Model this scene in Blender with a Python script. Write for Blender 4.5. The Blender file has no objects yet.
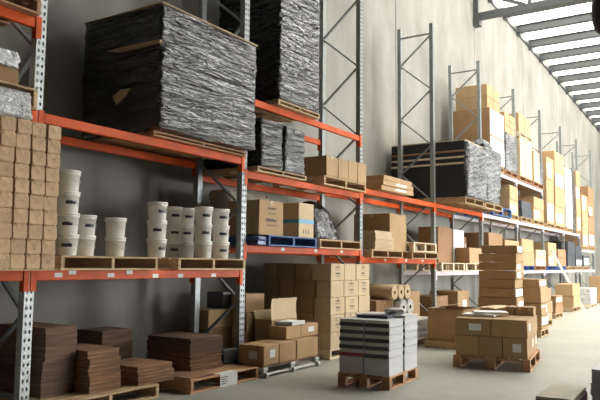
import bpy, bmesh, math, random
from mathutils import Vector, Matrix, noise
random.seed(7)
S = bpy.context.scene
COL = S.collection
PI = math.pi

# ------------------------------------------------------------------ camera
FPX = 670.0; EYE = 1.45; YAW = math.atan(435 / 670.0); ROLL = 0.01
PITCH = math.atan((264.0 - 200.0) / FPX)
_f0 = Vector((-math.sin(YAW), math.cos(YAW), 0)); _r0 = Vector((math.cos(YAW), math.sin(YAW), 0)); _u0 = Vector((0, 0, 1))
FW = _f0 * math.cos(PITCH) + _u0 * math.sin(PITCH)
_u1 = _u0 * math.cos(PITCH) - _f0 * math.sin(PITCH)
RT = _r0 * math.cos(ROLL) + _u1 * math.sin(ROLL)
UP = _u1 * math.cos(ROLL) - _r0 * math.sin(ROLL)
ORG = Vector((0, 0, EYE))
def _horizon(sr, su):
    d = Vector((-0.4, 1, 0)); e = Vector((-1.2, 1, 0))
    return d.dot(su) / d.dot(FW) - e.dot(su) / e.dot(FW)
if _horizon(RT, UP) > 0:      # the horizon drops a little to the right
    RT = _r0 * math.cos(ROLL) - _u1 * math.sin(ROLL)
    UP = _u1 * math.cos(ROLL) + _r0 * math.sin(ROLL)
cam_d = bpy.data.cameras.new('camera'); cam = bpy.data.objects.new('camera', cam_d); COL.objects.link(cam)
cam.matrix_world = Matrix(((RT.x, UP.x, -FW.x, 0), (RT.y, UP.y, -FW.y, 0), (RT.z, UP.z, -FW.z, EYE), (0, 0, 0, 1)))
cam_d.sensor_width = 36; cam_d.lens = 36 * FPX / 600.0; cam_d.clip_end = 300
S.camera = cam
def ray(x, y): return FW + RT * ((x - 300) / FPX) - UP * ((y - 200) / FPX)
def atX(x, y, X): d = ray(x, y); return ORG + d * (X / d.x)
def atZ(x, y, Z): d = ray(x, y); return ORG + d * ((Z - EYE) / d.z)
def atY(x, y, Y): d = ray(x, y); return ORG + d * (Y / d.y)

# ------------------------------------------------------------------ light
W = bpy.data.worlds.new('world'); S.world = W; W.use_nodes = True
bg = W.node_tree.nodes['Background']; bg.inputs[0].default_value = (0.90, 0.94, 1.0, 1); bg.inputs[1].default_value = 1.6
def sun(energy, direction, angle):
    l = bpy.data.lights.new('sun', 'SUN'); l.energy = energy; l.angle = angle; l.color = (1, 0.95, 0.86)
    o = bpy.data.objects.new('sun', l); COL.objects.link(o)
    o.rotation_euler = Vector(direction).to_track_quat('-Z', 'Y').to_euler(); o.location = (0, 20, 30)
sun(15.5, (-0.25, -0.30, -1), 0.02)
def area(name, loc, direction, sx, sy, power, color):
    l = bpy.data.lights.new(name, 'AREA'); l.shape = 'RECTANGLE'; l.size = sx; l.size_y = sy; l.energy = power; l.color = color
    o = bpy.data.objects.new(name, l); COL.objects.link(o); o.location = loc
    o.rotation_euler = Vector(direction).to_track_quat('-Z', 'Z').to_euler()
DOORS = [(25.0, 31.5, 5.2), (15.0, 20.0, 5.0)]     # open roller doors in the right wall (y0, y1, height)
XW = 12.5
for (y0, y1, h), p in zip(DOORS, (2600, 500)):
    area('door_daylight', (XW + 0.3, (y0 + y1) / 2, h / 2), (-1, 0, 0), y1 - y0, h, p, (0.97, 0.98, 1.0))
S.view_settings.view_transform = 'Standard'; S.view_settings.look = 'None'
S.view_settings.gamma = 1; S.view_settings.use_curve_mapping = False
S.view_settings.exposure = 0.9

# ------------------------------------------------------------------ materials
def newmat(name):
    m = bpy.data.materials.new(name); m.use_nodes = True
    nt = m.node_tree; return m, nt, nt.nodes['Principled BSDF']
def N(nt, t, **kw):
    n = nt.nodes.new(t)
    for k, v in kw.items():
        if k.startswith('i_'): n.inputs[k[2:].replace('_', ' ')].default_value = v
        else: setattr(n, k, v)
    return n
def mat(name, col, rough=0.7, var=0.12, scale=6.0, stretch=(1, 1, 1), bump=0.0, bscale=None, metal=0.0, spec=0.5, obvar=0.0, detail=4.0):
    m, nt, p = newmat(name)
    p.inputs['Roughness'].default_value = rough; p.inputs['Metallic'].default_value = metal
    p.inputs['Specular IOR Level'].default_value = spec
    tc = N(nt, 'ShaderNodeTexCoord'); mp = N(nt, 'ShaderNodeMapping'); mp.inputs['Scale'].default_value = stretch
    nt.links.new(tc.outputs['Object'], mp.inputs[0])
    nz = N(nt, 'ShaderNodeTexNoise'); nz.inputs['Scale'].default_value = scale; nz.inputs['Detail'].default_value = detail
    nt.links.new(mp.outputs[0], nz.inputs['Vector'])
    cr = N(nt, 'ShaderNodeValToRGB')
    lo = [max(0, c * (1 - var)) for c in col]; hi = [min(1, c * (1 + var)) for c in col]
    cr.color_ramp.elements[0].position = 0.3; cr.color_ramp.elements[0].color = (*lo, 1)
    cr.color_ramp.elements[1].position = 0.7; cr.color_ramp.elements[1].color = (*hi, 1)
    nt.links.new(nz.outputs['Fac'], cr.inputs[0])
    out = cr.outputs[0]
    if obvar:
        oi = N(nt, 'ShaderNodeObjectInfo'); mr = N(nt, 'ShaderNodeMapRange')
        mr.inputs['To Min'].default_value = 1 - obvar; mr.inputs['To Max'].default_value = 1 + obvar
        nt.links.new(oi.outputs['Random'], mr.inputs['Value'])
        hs = N(nt, 'ShaderNodeHueSaturation'); nt.links.new(mr.outputs[0], hs.inputs['Value']); nt.links.new(out, hs.inputs['Color'])
        out = hs.outputs[0]
    nt.links.new(out, p.inputs['Base Color'])
    if bump:
        b = N(nt, 'ShaderNodeBump'); b.inputs['Strength'].default_value = bump; b.inputs['Distance'].default_value = 0.02
        n2 = N(nt, 'ShaderNodeTexNoise'); n2.inputs['Scale'].default_value = bscale or scale * 3; n2.inputs['Detail'].default_value = 6
        nt.links.new(mp.outputs[0], n2.inputs['Vector']); nt.links.new(n2.outputs['Fac'], b.inputs['Height'])
        nt.links.new(b.outputs[0], p.inputs['Normal'])
    return m
M = {}
M['card'] = mat('cardboard_tan', (0.42, 0.272, 0.138), 0.8, 0.07, 4, obvar=0.10, bump=0.05)
M['card_light'] = mat('cardboard_pale', (0.58, 0.45, 0.28), 0.8, 0.06, 4, obvar=0.06)  # pale board; also puts strong light into the colour of some cartons
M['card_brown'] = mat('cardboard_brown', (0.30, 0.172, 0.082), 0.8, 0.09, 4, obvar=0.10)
M['card_white'] = mat('carton_lit_white', (0.78, 0.75, 0.68), 0.7, 0.05, 4, obvar=0.05)  # white holds the strong light on aisle-side carton faces
M['sheet'] = mat('cardboard_sheets', (0.16, 0.092, 0.058), 0.85, 0.45, 3, stretch=(1, 1, 16), obvar=0.15)
M['sheet_red'] = mat('cardboard_sheets_reddish', (0.25, 0.135, 0.075), 0.85, 0.6, 3, stretch=(1, 1, 16), obvar=0.12)
M['kraft'] = mat('kraft_paper', (0.56, 0.375, 0.20), 0.65, 0.14, 9, bump=0.5, bscale=14, obvar=0.14)
M['tape'] = mat('brown_tape', (0.40, 0.25, 0.12), 0.3, 0.05, 4)
M['tape_clear'] = mat('pale_tape', (0.62, 0.52, 0.38), 0.3, 0.05, 4)
M['tape_blue'] = mat('blue_tape', (0.05, 0.30, 0.48), 0.4, 0.05, 4)
M['paper'] = mat('white_paper', (0.80, 0.80, 0.77), 0.6, 0.04, 20)
M['print'] = mat('printed_ink', (0.10, 0.085, 0.075), 0.7, 0.3, 30)
M['wood'] = mat('pallet_timber', (0.50, 0.35, 0.20), 0.8, 0.22, 5, stretch=(1, 1, 8), obvar=0.16, bump=0.15)
M['wood_red'] = mat('pallet_timber_reddish', (0.42, 0.23, 0.12), 0.8, 0.22, 5, stretch=(1, 1, 8), obvar=0.16, bump=0.15)
M['wood_pale'] = mat('pallet_timber_pale', (0.72, 0.60, 0.42), 0.8, 0.14, 5, stretch=(1, 1, 8), obvar=0.1, bump=0.1)
M['wood_blue'] = mat('pallet_blue_paint', (0.06, 0.13, 0.30), 0.65, 0.3, 7, obvar=0.14)
M['orange'] = mat('orange_beam_paint', (0.62, 0.082, 0.004), 0.5, 0.18, 3, stretch=(1, 1, 1), spec=0.25, bump=0.02)
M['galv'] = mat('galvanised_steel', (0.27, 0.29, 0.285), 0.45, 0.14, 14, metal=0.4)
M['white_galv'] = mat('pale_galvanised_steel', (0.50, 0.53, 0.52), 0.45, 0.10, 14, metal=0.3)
M['galv_dark'] = mat('brace_steel', (0.26, 0.28, 0.28), 0.5, 0.12, 14, metal=0.5)
M['beam_glare'] = mat('beam_white_glare', (0.74, 0.70, 0.76), 0.35, 0.06, 8, metal=0.1)  # white glare on the orange beams, painted in as a pale colour
M['plastic_white'] = mat('white_bucket_plastic', (0.90, 0.87, 0.79), 0.35, 0.03, 4, obvar=0.04)
M['label_black'] = mat('dark_bucket_label', (0.022, 0.022, 0.035), 0.45, 0.1, 20)
M['wire'] = mat('bucket_handle_wire', (0.55, 0.55, 0.53), 0.35, 0.05, 10, metal=0.7)
M['rubber'] = mat('dark_rubber', (0.014, 0.014, 0.015), 0.6, 0.1, 20)
M['dolly_grey'] = mat('light_grey_caster_plastic', (0.62, 0.62, 0.58), 0.5, 0.06, 8)
M['pages'] = mat('book_page_edges', (0.60, 0.60, 0.585), 0.75, 0.10, 4, stretch=(1, 1, 120), obvar=0.06)
M['cover_dark'] = mat('dark_book_covers', (0.055, 0.055, 0.075), 0.45, 0.25, 3, stretch=(1, 1, 90))
M['cover_red'] = mat('red_book_cover', (0.30, 0.055, 0.05), 0.45, 0.1, 5)
M['cover_grey'] = mat('grey_book_covers', (0.45, 0.45, 0.46), 0.5, 0.1, 5)
M['navy'] = mat('navy_cover', (0.025, 0.032, 0.075), 0.4, 0.1, 5)
M['purlin'] = mat('grey_purlin_paint', (0.055, 0.06, 0.062), 0.45, 0.07, 3)
M['dark_metal'] = mat('dark_brown_lamp_metal', (0.035, 0.022, 0.018), 0.5, 0.15, 5)
M['roof_metal'] = mat('zinc_roof_sheet', (0.18, 0.185, 0.185), 0.5, 0.08, 3, metal=0.3)
M['cladding'] = mat('painted_cladding', (0.20, 0.20, 0.19), 0.7, 0.06, 2)
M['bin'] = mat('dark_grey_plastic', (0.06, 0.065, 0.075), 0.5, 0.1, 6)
M['maroon'] = mat('maroon_pallet_edge', (0.10, 0.03, 0.028), 0.6, 0.2, 6)
M['dusty'] = mat('dusty_board_top', (0.42, 0.37, 0.29), 0.7, 0.14, 5, bump=0.05)
M['navy_cloth'] = mat('dark_blue_plastic_bag', (0.05, 0.09, 0.20), 0.3, 0.2, 6, bump=0.5, bscale=9)

def film(name, col, rough, bump, stretch=(4, 4, 40), var=0.3):
    m, nt, p = newmat(name)
    tc = N(nt, 'ShaderNodeTexCoord'); mp = N(nt, 'ShaderNodeMapping'); mp.inputs['Scale'].default_value = stretch
    mp.inputs['Rotation'].default_value = (0.10, 0.06, 0)
    nt.links.new(tc.outputs['Object'], mp.inputs[0])
    a = N(nt, 'ShaderNodeTexNoise'); a.inputs['Scale'].default_value = 1.0; a.inputs['Detail'].default_value = 4; a.inputs['Roughness'].default_value = 0.62; a.inputs['Distortion'].default_value = 0.8
    nt.links.new(mp.outputs[0], a.inputs['Vector'])
    b = N(nt, 'ShaderNodeBump'); b.inputs['Strength'].default_value = bump; b.inputs['Distance'].default_value = 0.16
    nt.links.new(a.outputs['Fac'], b.inputs['Height']); nt.links.new(b.outputs[0], p.inputs['Normal'])
    cr = N(nt, 'ShaderNodeValToRGB')
    cr.color_ramp.elements[0].position = 0.35; cr.color_ramp.elements[0].color = (*[c * (1 - var) for c in col], 1)
    cr.color_ramp.elements[1].position = 0.7; cr.color_ramp.elements[1].color = (*[min(1, c * (1 + var)) for c in col], 1)
    n2 = N(nt, 'ShaderNodeTexNoise'); n2.inputs['Scale'].default_value = 2.5; n2.inputs['Detail'].default_value = 5
    nt.links.new(tc.outputs['Object'], n2.inputs['Vector']); nt.links.new(n2.outputs['Fac'], cr.inputs[0])
    nt.links.new(cr.outputs[0], p.inputs['Base Color'])
    p.inputs['Roughness'].default_value = rough
    p.inputs['Specular IOR Level'].default_value = 0.7; p.inputs['Coat Weight'].default_value = 0.5; p.inputs['Coat Roughness'].default_value = 0.06
    nt.links.new(b.outputs[0], p.inputs['Coat Normal'])
    return m
M['film_black'] = film('black_stretch_film', (0.008, 0.008, 0.008), 0.12, 1.0, (1.5, 1.5, 12))
M['film_heap'] = film('black_plastic_heap_film', (0.006, 0.006, 0.006), 0.18, 0.6, (5, 5, 5))
M['film_grey'] = film('milky_stretch_film_over_black', (0.16, 0.165, 0.18), 0.3, 0.9, (5, 5, 16), 0.7)
M['film_clear'] = film('clear_milky_film', (0.62, 0.62, 0.60), 0.3, 0.6, (6, 6, 12), 0.15)
M['bag'] = film('beige_plastic_bag', (0.42, 0.37, 0.27), 0.35, 0.7, (7, 7, 7), 0.2)

def concrete_wall():
    m, nt, p = newmat('tilt_panel_concrete')
    tc = N(nt, 'ShaderNodeTexCoord')
    n1 = N(nt, 'ShaderNodeTexNoise'); n1.inputs['Scale'].default_value = 0.7; n1.inputs['Detail'].default_value = 7; n1.inputs['Roughness'].default_value = 0.6
    mp = N(nt, 'ShaderNodeMapping'); mp.inputs['Scale'].default_value = (1, 1.1, 0.55)
    nt.links.new(tc.outputs['Object'], mp.inputs[0]); nt.links.new(mp.outputs[0], n1.inputs['Vector'])
    cr = N(nt, 'ShaderNodeValToRGB')
    cr.color_ramp.elements[0].position = 0.3; cr.color_ramp.elements[0].color = (0.178, 0.171, 0.145, 1)
    cr.color_ramp.elements[1].position = 0.72; cr.color_ramp.elements[1].color = (0.325, 0.315, 0.278, 1)
    nt.links.new(n1.outputs['Fac'], cr.inputs[0]); nt.links.new(cr.outputs[0], p.inputs['Base Color'])
    p.inputs['Roughness'].default_value = 0.85
    n2 = N(nt, 'ShaderNodeTexNoise'); n2.inputs['Scale'].default_value = 25; n2.inputs['Detail'].default_value = 5
    b = N(nt, 'ShaderNodeBump'); b.inputs['Strength'].default_value = 0.12; b.inputs['Distance'].default_value = 0.02
    nt.links.new(tc.outputs['Object'], n2.inputs['Vector']); nt.links.new(n2.outputs['Fac'], b.inputs['Height']); nt.links.new(b.outputs[0], p.inputs['Normal'])
    return m
M['concrete_wall'] = concrete_wall()
def concrete_floor():
    m, nt, p = newmat('sealed_concrete_floor')
    tc = N(nt, 'ShaderNodeTexCoord')
    n1 = N(nt, 'ShaderNodeTexNoise'); n1.inputs['Scale'].default_value = 0.8; n1.inputs['Detail'].default_value = 9; n1.inputs['Roughness'].default_value = 0.62
    nt.links.new(tc.outputs['Object'], n1.inputs['Vector'])
    cr = N(nt, 'ShaderNodeValToRGB')
    cr.color_ramp.elements[0].position = 0.3; cr.color_ramp.elements[0].color = (0.275, 0.27, 0.228, 1)
    cr.color_ramp.elements[1].position = 0.7; cr.color_ramp.elements[1].color = (0.39, 0.385, 0.335, 1)
    nt.links.new(n1.outputs['Fac'], cr.inputs[0])
    v = N(nt, 'ShaderNodeTexNoise'); v.inputs['Scale'].default_value = 6; v.inputs['Detail'].default_value = 8
    r2 = N(nt, 'ShaderNodeValToRGB'); r2.color_ramp.elements[0].position = 0.25; r2.color_ramp.elements[0].color = (0.75, 0.74, 0.72, 1); r2.color_ramp.elements[1].position = 0.5; r2.color_ramp.elements[1].color = (1, 1, 1, 1)
    nt.links.new(tc.outputs['Object'], v.inputs['Vector']); nt.links.new(v.outputs['Fac'], r2.inputs[0])
    mx = N(nt, 'ShaderNodeMix'); mx.data_type = 'RGBA'; mx.blend_type = 'MULTIPLY'; mx.inputs[0].default_value = 0.5
    nt.links.new(cr.outputs[0], mx.inputs[6]); nt.links.new(r2.outputs[0], mx.inputs[7]); nt.links.new(mx.outputs[2], p.inputs['Base Color'])
    rr = N(nt, 'ShaderNodeMapRange'); rr.inputs['To Min'].default_value = 0.38; rr.inputs['To Max'].default_value = 0.6
    nt.links.new(n1.outputs['Fac'], rr.inputs['Value']); nt.links.new(rr.outputs[0], p.inputs['Roughness'])
    return m
M['floor'] = concrete_floor()
def skylight():
    m, nt, p = newmat('translucent_roof_sheet')
    nt.nodes.remove(p)
    t = N(nt, 'ShaderNodeBsdfTranslucent'); t.inputs[0].default_value = (0.80, 0.85, 0.86, 1)
    d = N(nt, 'ShaderNodeBsdfDiffuse'); d.inputs[0].default_value = (0.8, 0.82, 0.82, 1)
    mx = N(nt, 'ShaderNodeMixShader'); mx.inputs[0].default_value = 0.2
    nt.links.new(t.outputs[0], mx.inputs[1]); nt.links.new(d.outputs[0], mx.inputs[2])
    tc = N(nt, 'ShaderNodeTexCoord'); mp = N(nt, 'ShaderNodeMapping'); mp.inputs['Scale'].default_value = (6, 0.7, 1)
    nz = N(nt, 'ShaderNodeTexNoise'); nz.inputs['Scale'].default_value = 1; nz.inputs['Detail'].default_value = 4
    cr = N(nt, 'ShaderNodeValToRGB'); cr.color_ramp.elements[0].position = .35; cr.color_ramp.elements[0].color = (.60, .62, .60, 1); cr.color_ramp.elements[1].position = .6; cr.color_ramp.elements[1].color = (.88, .88, .86, 1)
    nt.links.new(tc.outputs['Object'], mp.inputs[0]); nt.links.new(mp.outputs[0], nz.inputs['Vector']); nt.links.new(nz.outputs['Fac'], cr.inputs[0]); nt.links.new(cr.outputs[0], t.inputs[0])
    nt.links.new(mx.outputs[0], nt.nodes['Material Output'].inputs[0])
    return m
M['skylight'] = skylight()

# ------------------------------------------------------------------ mesh helpers
class MB:
    def __init__(s): s.v = []; s.f = []
    def box(s, x0, x1, y0, y1, z0, z1, mtx=None):
        b = len(s.v)
        for p in ((x0, y0, z0), (x1, y0, z0), (x1, y1, z0), (x0, y1, z0), (x0, y0, z1), (x1, y0, z1), (x1, y1, z1), (x0, y1, z1)):
            s.v.append(tuple(mtx @ Vector(p)) if mtx else p)
        for q in ((0, 3, 2, 1), (4, 5, 6, 7), (0, 1, 5, 4), (1, 2, 6, 5), (2, 3, 7, 6), (3, 0, 4, 7)): s.f.append(tuple(b + i for i in q))
        return s
    def quad(s, *pts):
        b = len(s.v); s.v.extend(tuple(p) for p in pts); s.f.append(tuple(range(b, b + len(pts)))); return s
    def bar(s, a, b, w, h=None):
        a = Vector(a); b = Vector(b); d = b - a; L = d.length
        q = d.to_track_quat('Z', 'Y').to_matrix().to_4x4(); q.translation = a
        h = h or w
        return s.box(-w / 2, w / 2, -h / 2, h / 2, 0, L, q)
    def tube(s, pts, r, n=8, caps=True):
        pts = [Vector(p) for p in pts]; rings = []
        for i, p in enumerate(pts):
            d = (pts[min(i + 1, len(pts) - 1)] - pts[max(i - 1, 0)]).normalized()
            q = d.to_track_quat('Z', 'Y').to_matrix(); base = len(s.v)
            for k in range(n):
                a = 2 * PI * k / n; s.v.append(tuple(p + q @ Vector((r * math.cos(a), r * math.sin(a), 0))))
            rings.append(base)
        for a, b in zip(rings, rings[1:]):
            for k in range(n): s.f.append((a + k, a + (k + 1) % n, b + (k + 1) % n, b + k))
        if caps:
            s.f.append(tuple(rings[0] + k for k in reversed(range(n)))); s.f.append(tuple(rings[-1] + k for k in range(n)))
        return s
    def lathe(s, prof, n=24, cap=True):
        rings = []
        for r, z in prof:
            base = len(s.v)
            for k in range(n):
                a = 2 * PI * k / n; s.v.append((r * math.cos(a), r * math.sin(a), z))
            rings.append(base)
        for a, b in zip(rings, rings[1:]):
            for k in range(n): s.f.append((a + k, a + (k + 1) % n, b + (k + 1) % n, b + k))
        if cap:
            s.f.append(tuple(rings[0] + k for k in reversed(range(n)))); s.f.append(tuple(rings[-1] + k for k in range(n)))
        return s
    def mesh(s, name, m, smooth=False, bevel=0):
        me = bpy.data.meshes.new(name); me.from_pydata(s.v, [], s.f)
        if bevel:
            bm = bmesh.new(); bm.from_mesh(me)
            bmesh.ops.bevel(bm, geom=list(bm.edges), offset=bevel, segments=1, affect='EDGES', profile=0.5)
            bm.to_mesh(me); bm.free()
        me.materials.append(M[m])
        if smooth:
            for p in me.polygons: p.use_smooth = True
        me.update(); return me
def link(name, me, parent=None, loc=None, rz=0.0):
    o = bpy.data.objects.new(name, me); COL.objects.link(o)
    if parent is not None: o.parent = parent
    if loc is not None: o.location = loc
    if rz: o.rotation_euler = (0, 0, rz)
    return o
def tag(o, label, cat, group=None):
    o['label'] = label; o['category'] = cat
    if group: o['group'] = group
    return o
def empty(name, loc, rz=0.0):
    return link(name, None, None, loc, rz)
def struct(o): o['kind'] = 'structure'; return o
ORD = ['first', 'second', 'third', 'fourth', 'fifth', 'sixth', 'seventh', 'eighth', 'ninth', 'tenth', 'eleventh', 'twelfth']

# ------------------------------------------------------------------ building shell
XR = -5.59            # front plane of the racks
XB = XR - 0.88        # back plane of the racks
XWALL = -6.92
YN, YF = -8.0, 46.0
def roof_z(y): return 11.14 - 0.036 * (y - 22)
struct(link('floor', MB().box(XWALL - 0.3, XW + 0.3, YN, YF, -0.2, 0).mesh('floor', 'floor')))
wl = struct(link('wall_left', MB().box(XWALL - 0.25, XWALL - 0.06, YN, YF, 0, 11.9).mesh('wall_left', 'concrete_wall')))
joints = [YN, -3.2, 2.9, 8.95, 15.0, 21.12, 27.1, 33.2, 39.3, YF]
for a, b in zip(joints, joints[1:]):
    link('panel', MB().box(-0.06, 0, a + 0.016, b - 0.016, 0, 11.8).mesh('panel', 'concrete_wall', bevel=0.008), wl, (XWALL, 0, 0))
# right wall with its two roller door openings (behind and beside the photographer)
wr = struct(link('wall_right', MB().box(XW, XW + 0.2, YN, YF, 5.3, 11.9).mesh('wall_right', 'cladding')))
ys = [YN] + [v for d in sorted(DOORS) for v in d[:2]] + [YF]
for a, b in zip(ys[0::2], ys[1::2]):
    link('wall_pier', MB().box(XW, XW + 0.2, a, b, 0, 5.3).mesh('wall_pier', 'cladding'), wr)
for y0, y1, h in DOORS:
    link('door_lintel', MB().box(XW, XW + 0.2, y0, y1, h, 5.3).mesh('door_lintel', 'cladding'), wr)
struct(link('wall_back', MB().box(XWALL, XW, YN - 0.2, YN, 0, 12.4).mesh('wall_back', 'cladding')))
struct(link('wall_front', MB().box(XWALL, XW, YF, YF + 0.2, 0, 11.4).mesh('wall_front', 'cladding')))

# roof: purlins across the building, corrugated sheets above them
def corrugated(y0, y1, x0, x1, m):
    mb = MB(); p = 0.25; x = x0; prof = []
    while x < x1:
        prof += [(x, 0), (x + 0.13, 0), (x + 0.16, 0.04), (x + 0.22, 0.04)]; x += p
    for (xa, za), (xb, zb) in zip(prof, prof[1:]):
        mb.quad((xa, y0, za + roof_z(y0)), (xb, y0, zb + roof_z(y0)), (xb, y1, zb + roof_z(y1)), (xa, y1, za + roof_z(y1)))
    return mb.mesh('roof_sheet', m)
ceil = struct(link('ceiling', corrugated(YN, 8.10, XWALL - 0.2, XW + 0.2, 'roof_metal')))
py = [8.10 + 1.83 * i for i in range(21)]
for a, b in zip(py, py[1:] + [YF]):
    if a < 11.5:
        link('roof_sheet', corrugated(a, b, XWALL - 0.2, XW + 0.2, 'roof_metal'), ceil)
    else:
        link('roof_sheet', corrugated(a, b, XWALL - 0.2, XW + 0.2, 'skylight'), ceil)
pm = MB(); L = XW - XWALL
pm.box(0, L, -0.006, 0.006, -0.30, 0).box(0, L, -0.09, 0.0, -0.012, 0).box(0, L, -0.11, 0.11, -0.315, -0.30)
pm = pm.mesh('purlin', 'purlin')
for y in [YN + 1 + 1.77 * i for i in range(9)] + py:
    link('purlin', pm, ceil, (XWALL, y, roof_z(y) - 0.005))
t3 = struct(link('trim_1', MB().box(XWALL, XWALL + 0.05, 14, YF, 10.0, 10.08).mesh('trim_1', 'purlin')))
t3.data.transform(Matrix.Identity(4))
for v in t3.data.vertices: v.co.z = roof_z(v.co.y) - (0.34 if v.co.z < 10.04 else 0.22)
for y in py[3:]:
    link('eave_bracket', MB().box(XWALL, XWALL + 0.14, y - 0.09, y + 0.09, roof_z(y) - 0.42, roof_z(y) - 0.316).mesh('eave_bracket', 'purlin'), t3)
# truss
TY = 21.12
tr = struct(empty('trim_2', (XWALL, TY, 0)))
link('bottom_chord', MB().box(0, L, -0.09, 0.09, 9.50, 9.72).mesh('bottom_chord', 'purlin'), tr)
link('top_chord', MB().box(0, L, -0.09, 0.09, roof_z(TY) - 0.52, roof_z(TY) - 0.32).mesh('top_chord', 'purlin'), tr)
link('wall_cleat', MB().box(0.0, 0.22, -0.14, 0.14, 9.3, 9.5).box(0, 0.16, -0.07, 0.07, 9.72, 10.4).mesh('wall_cleat', 'purlin'), tr)
for i in range(9):
    x = 0.2 + i * 2.1
    link('web_diagonal', MB().bar((x + 0.1, 0, 10.36), (x + 1.45, 0, 9.72), 0.1).mesh('web_diagonal', 'purlin'), tr)
    link('web_vertical', MB().bar((x + 1.6, 0, 9.72), (x + 1.6, 0, 10.36), 0.1).mesh('web_vertical', 'purlin'), tr)

# ------------------------------------------------------------------ racking
HF = 6.98
POSTY = [0.55, 3.95, 7.21, 10.63, 14.15, 17.5, 20.9, 24.25, 27.58, 30.76, 34.1]
def post_mesh(mname):
    mb = MB(); w = 0.05; pitch = 0.075; rows = int(HF / pitch)
    cols = [-w, -0.033, -0.013, 0.013, 0.033, w]
    for r in range(rows):
        z0 = r * pitch; zs = [z0, z0 + 0.024, z0 + 0.056, z0 + pitch]
        for c in range(5):
            for k in range(3):
                if k == 1 and c in (1, 3): continue
                mb.quad((0, cols[c], zs[k]), (0, cols[c + 1], zs[k]), (0, cols[c + 1], zs[k + 1]), (0, cols[c], zs[k + 1]))
    h = rows * pitch
    for s in (-1, 1):
        mb.box(-0.085, 0, s * w - 0.002, s * w + 0.002, 0, h)
    mb.box(-0.087, -0.083, -w, w, 0, h)
    return mb.mesh('post', mname)
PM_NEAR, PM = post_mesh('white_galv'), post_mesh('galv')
FOOT = MB().box(-0.11, 0.03, -0.09, 0.09, 0, 0.008).mesh('base_plate', 'galv')
def brace_meshes(zt, k):
    out = []; x0, x1 = -0.06, -0.82
    out.append(MB().bar((x0, 0, 6.75), (x1, 0, 6.75), 0.048, 0.028).mesh('brace', 'galv_dark'))
    z = zt
    while z - 0.64 > 0.2:
        a, b = (x0, x1) if k % 2 == 0 else (x1, x0)
        out.append(MB().bar((a, 0, z), (b, 0, z - 0.64), 0.048, 0.028).mesh('brace', 'galv_dark')); z -= 0.64; k += 1
    out.append(MB().bar((x0, 0, 0.18), (x1, 0, 0.18), 0.048, 0.028).mesh('brace', 'galv_dark'))
    return out
BRA, BRB, BRC = brace_meshes(6.72, 0), brace_meshes(6.72, 1), brace_meshes(6.34, 0)
FR_LABELS = ['tall perforated steel rack frame out beyond the left end of the view',
             'near white perforated rack frame beside the kraft paper packages',
             'rack frame right of the white buckets, beside the dark wrapped load',
             'rack frame rising behind the carton wall and above it empty',
             'tall bare rack frame in front of the black banded board load',
             'rack frame in front of the high brown carton tower',
             'rack frame just right of the white-faced high carton tower',
             'rack frame at the end of the high purple-shadowed shelf',
             'rack frame among far cartons, third from the right end',
             'far rack frame, second from the right end of the run',
             'last rack frame at the far right end of the run']
for i, y in enumerate(POSTY):
    fr = tag(empty('rack_frame', (XR, y, 0)), FR_LABELS[i], 'rack frame', 'upright frames of the pallet racking')
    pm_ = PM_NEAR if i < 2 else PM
    link('post', pm_, fr); bp = link('post', PM, fr, (-0.88, 0, 0)); bp.rotation_euler = (0, 0, PI)
    link('base_plate', FOOT, fr); o = link('base_plate', FOOT, fr, (-0.88, 0, 0)); o.rotation_euler = (0, 0, PI)
    for b in (BRB if i < 3 else (BRC if i == 3 else BRA)): link('brace', b, fr)
# beams: bay index -> levels (top of beam)
LEVELS = {0: [(1.365, 'orange'), (2.88, 'orange'), (3.80, 'orange')], 1: [(1.365, 'orange'), (2.89, 'orange')],
          2: [(1.70, 'orange'), (2.72, 'orange'), (3.76, 'orange')], 3: [(1.58, 'orange'), (2.83, 'orange')],
          4: [(1.32, 'beam_glare'), (2.84, 'orange')], 5: [(1.32, 'beam_glare'), (2.84, 'beam_glare'), (4.12, 'beam_glare')],
          6: [(1.32, 'beam_glare'), (2.84, 'beam_glare'), (4.12, 'beam_glare')], 7: [(1.32, 'beam_glare'), (2.84, 'beam_glare')],
          8: [(1.32, 'beam_glare'), (2.84, 'beam_glare')], 9: [(1.32, 'beam_glare'), (2.20, 'beam_glare')]}
BAYN = ['bay left of the kraft packages', 'bucket bay', 'bay above the wall of cartons', 'bay above the paper rolls', 'bay of the black banded load',
        'bay behind the tall slab stack', 'bay of the far blue pallet', 'third bay from the far end', 'second bay from the far end', 'bay at the far right end']
LVN = ['lowest', 'middle', 'top']
BH = 0.098
def beam(bay, lv, ztop, m, front):
    y0, y1 = POSTY[bay] + 0.052, POSTY[bay + 1] - 0.052
    xf = XR if front else XB
    s = 1 if front else -1
    r = empty('rack_beam', (xf, y0, ztop - BH))
    lvn = LVN[lv] if len(LEVELS[bay]) == 3 else ('lower', 'upper')[lv]
    tag(r, ('%s %s %s rack beam of the %s' % (lvn, 'front' if front else 'rear', 'orange' if m == 'orange' else 'glare-white', BAYN[bay])), 'rack beam', 'beams of the pallet racking')
    L = y1 - y0
    mb = MB(); mb.box(-0.05 * s if s > 0 else 0, 0 if s > 0 else 0.05, 0, L, 0, BH)
    link('beam_body', mb.mesh('beam_body', m, bevel=0.006), r)
    for e, yy in ((0, -0.045), (1, L - 0.02)):
        c = MB().box(0.001, 0.008, yy, yy + 0.065, -0.10, BH + 0.02).box(-0.05, 0.008, (yy + 0.06) if e == 0 else yy, (yy + 0.065) if e == 0 else yy + 0.005, -0.10, BH + 0.02)
        cp = link('end_connector', c.mesh('end_connector', m), r)
        if not front: cp.scale.x = -1
    return r, L
LABELM = MB().box(0, 0.002, -0.045, 0.045, -0.022, 0.022).mesh('location_label', 'paper')
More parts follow.
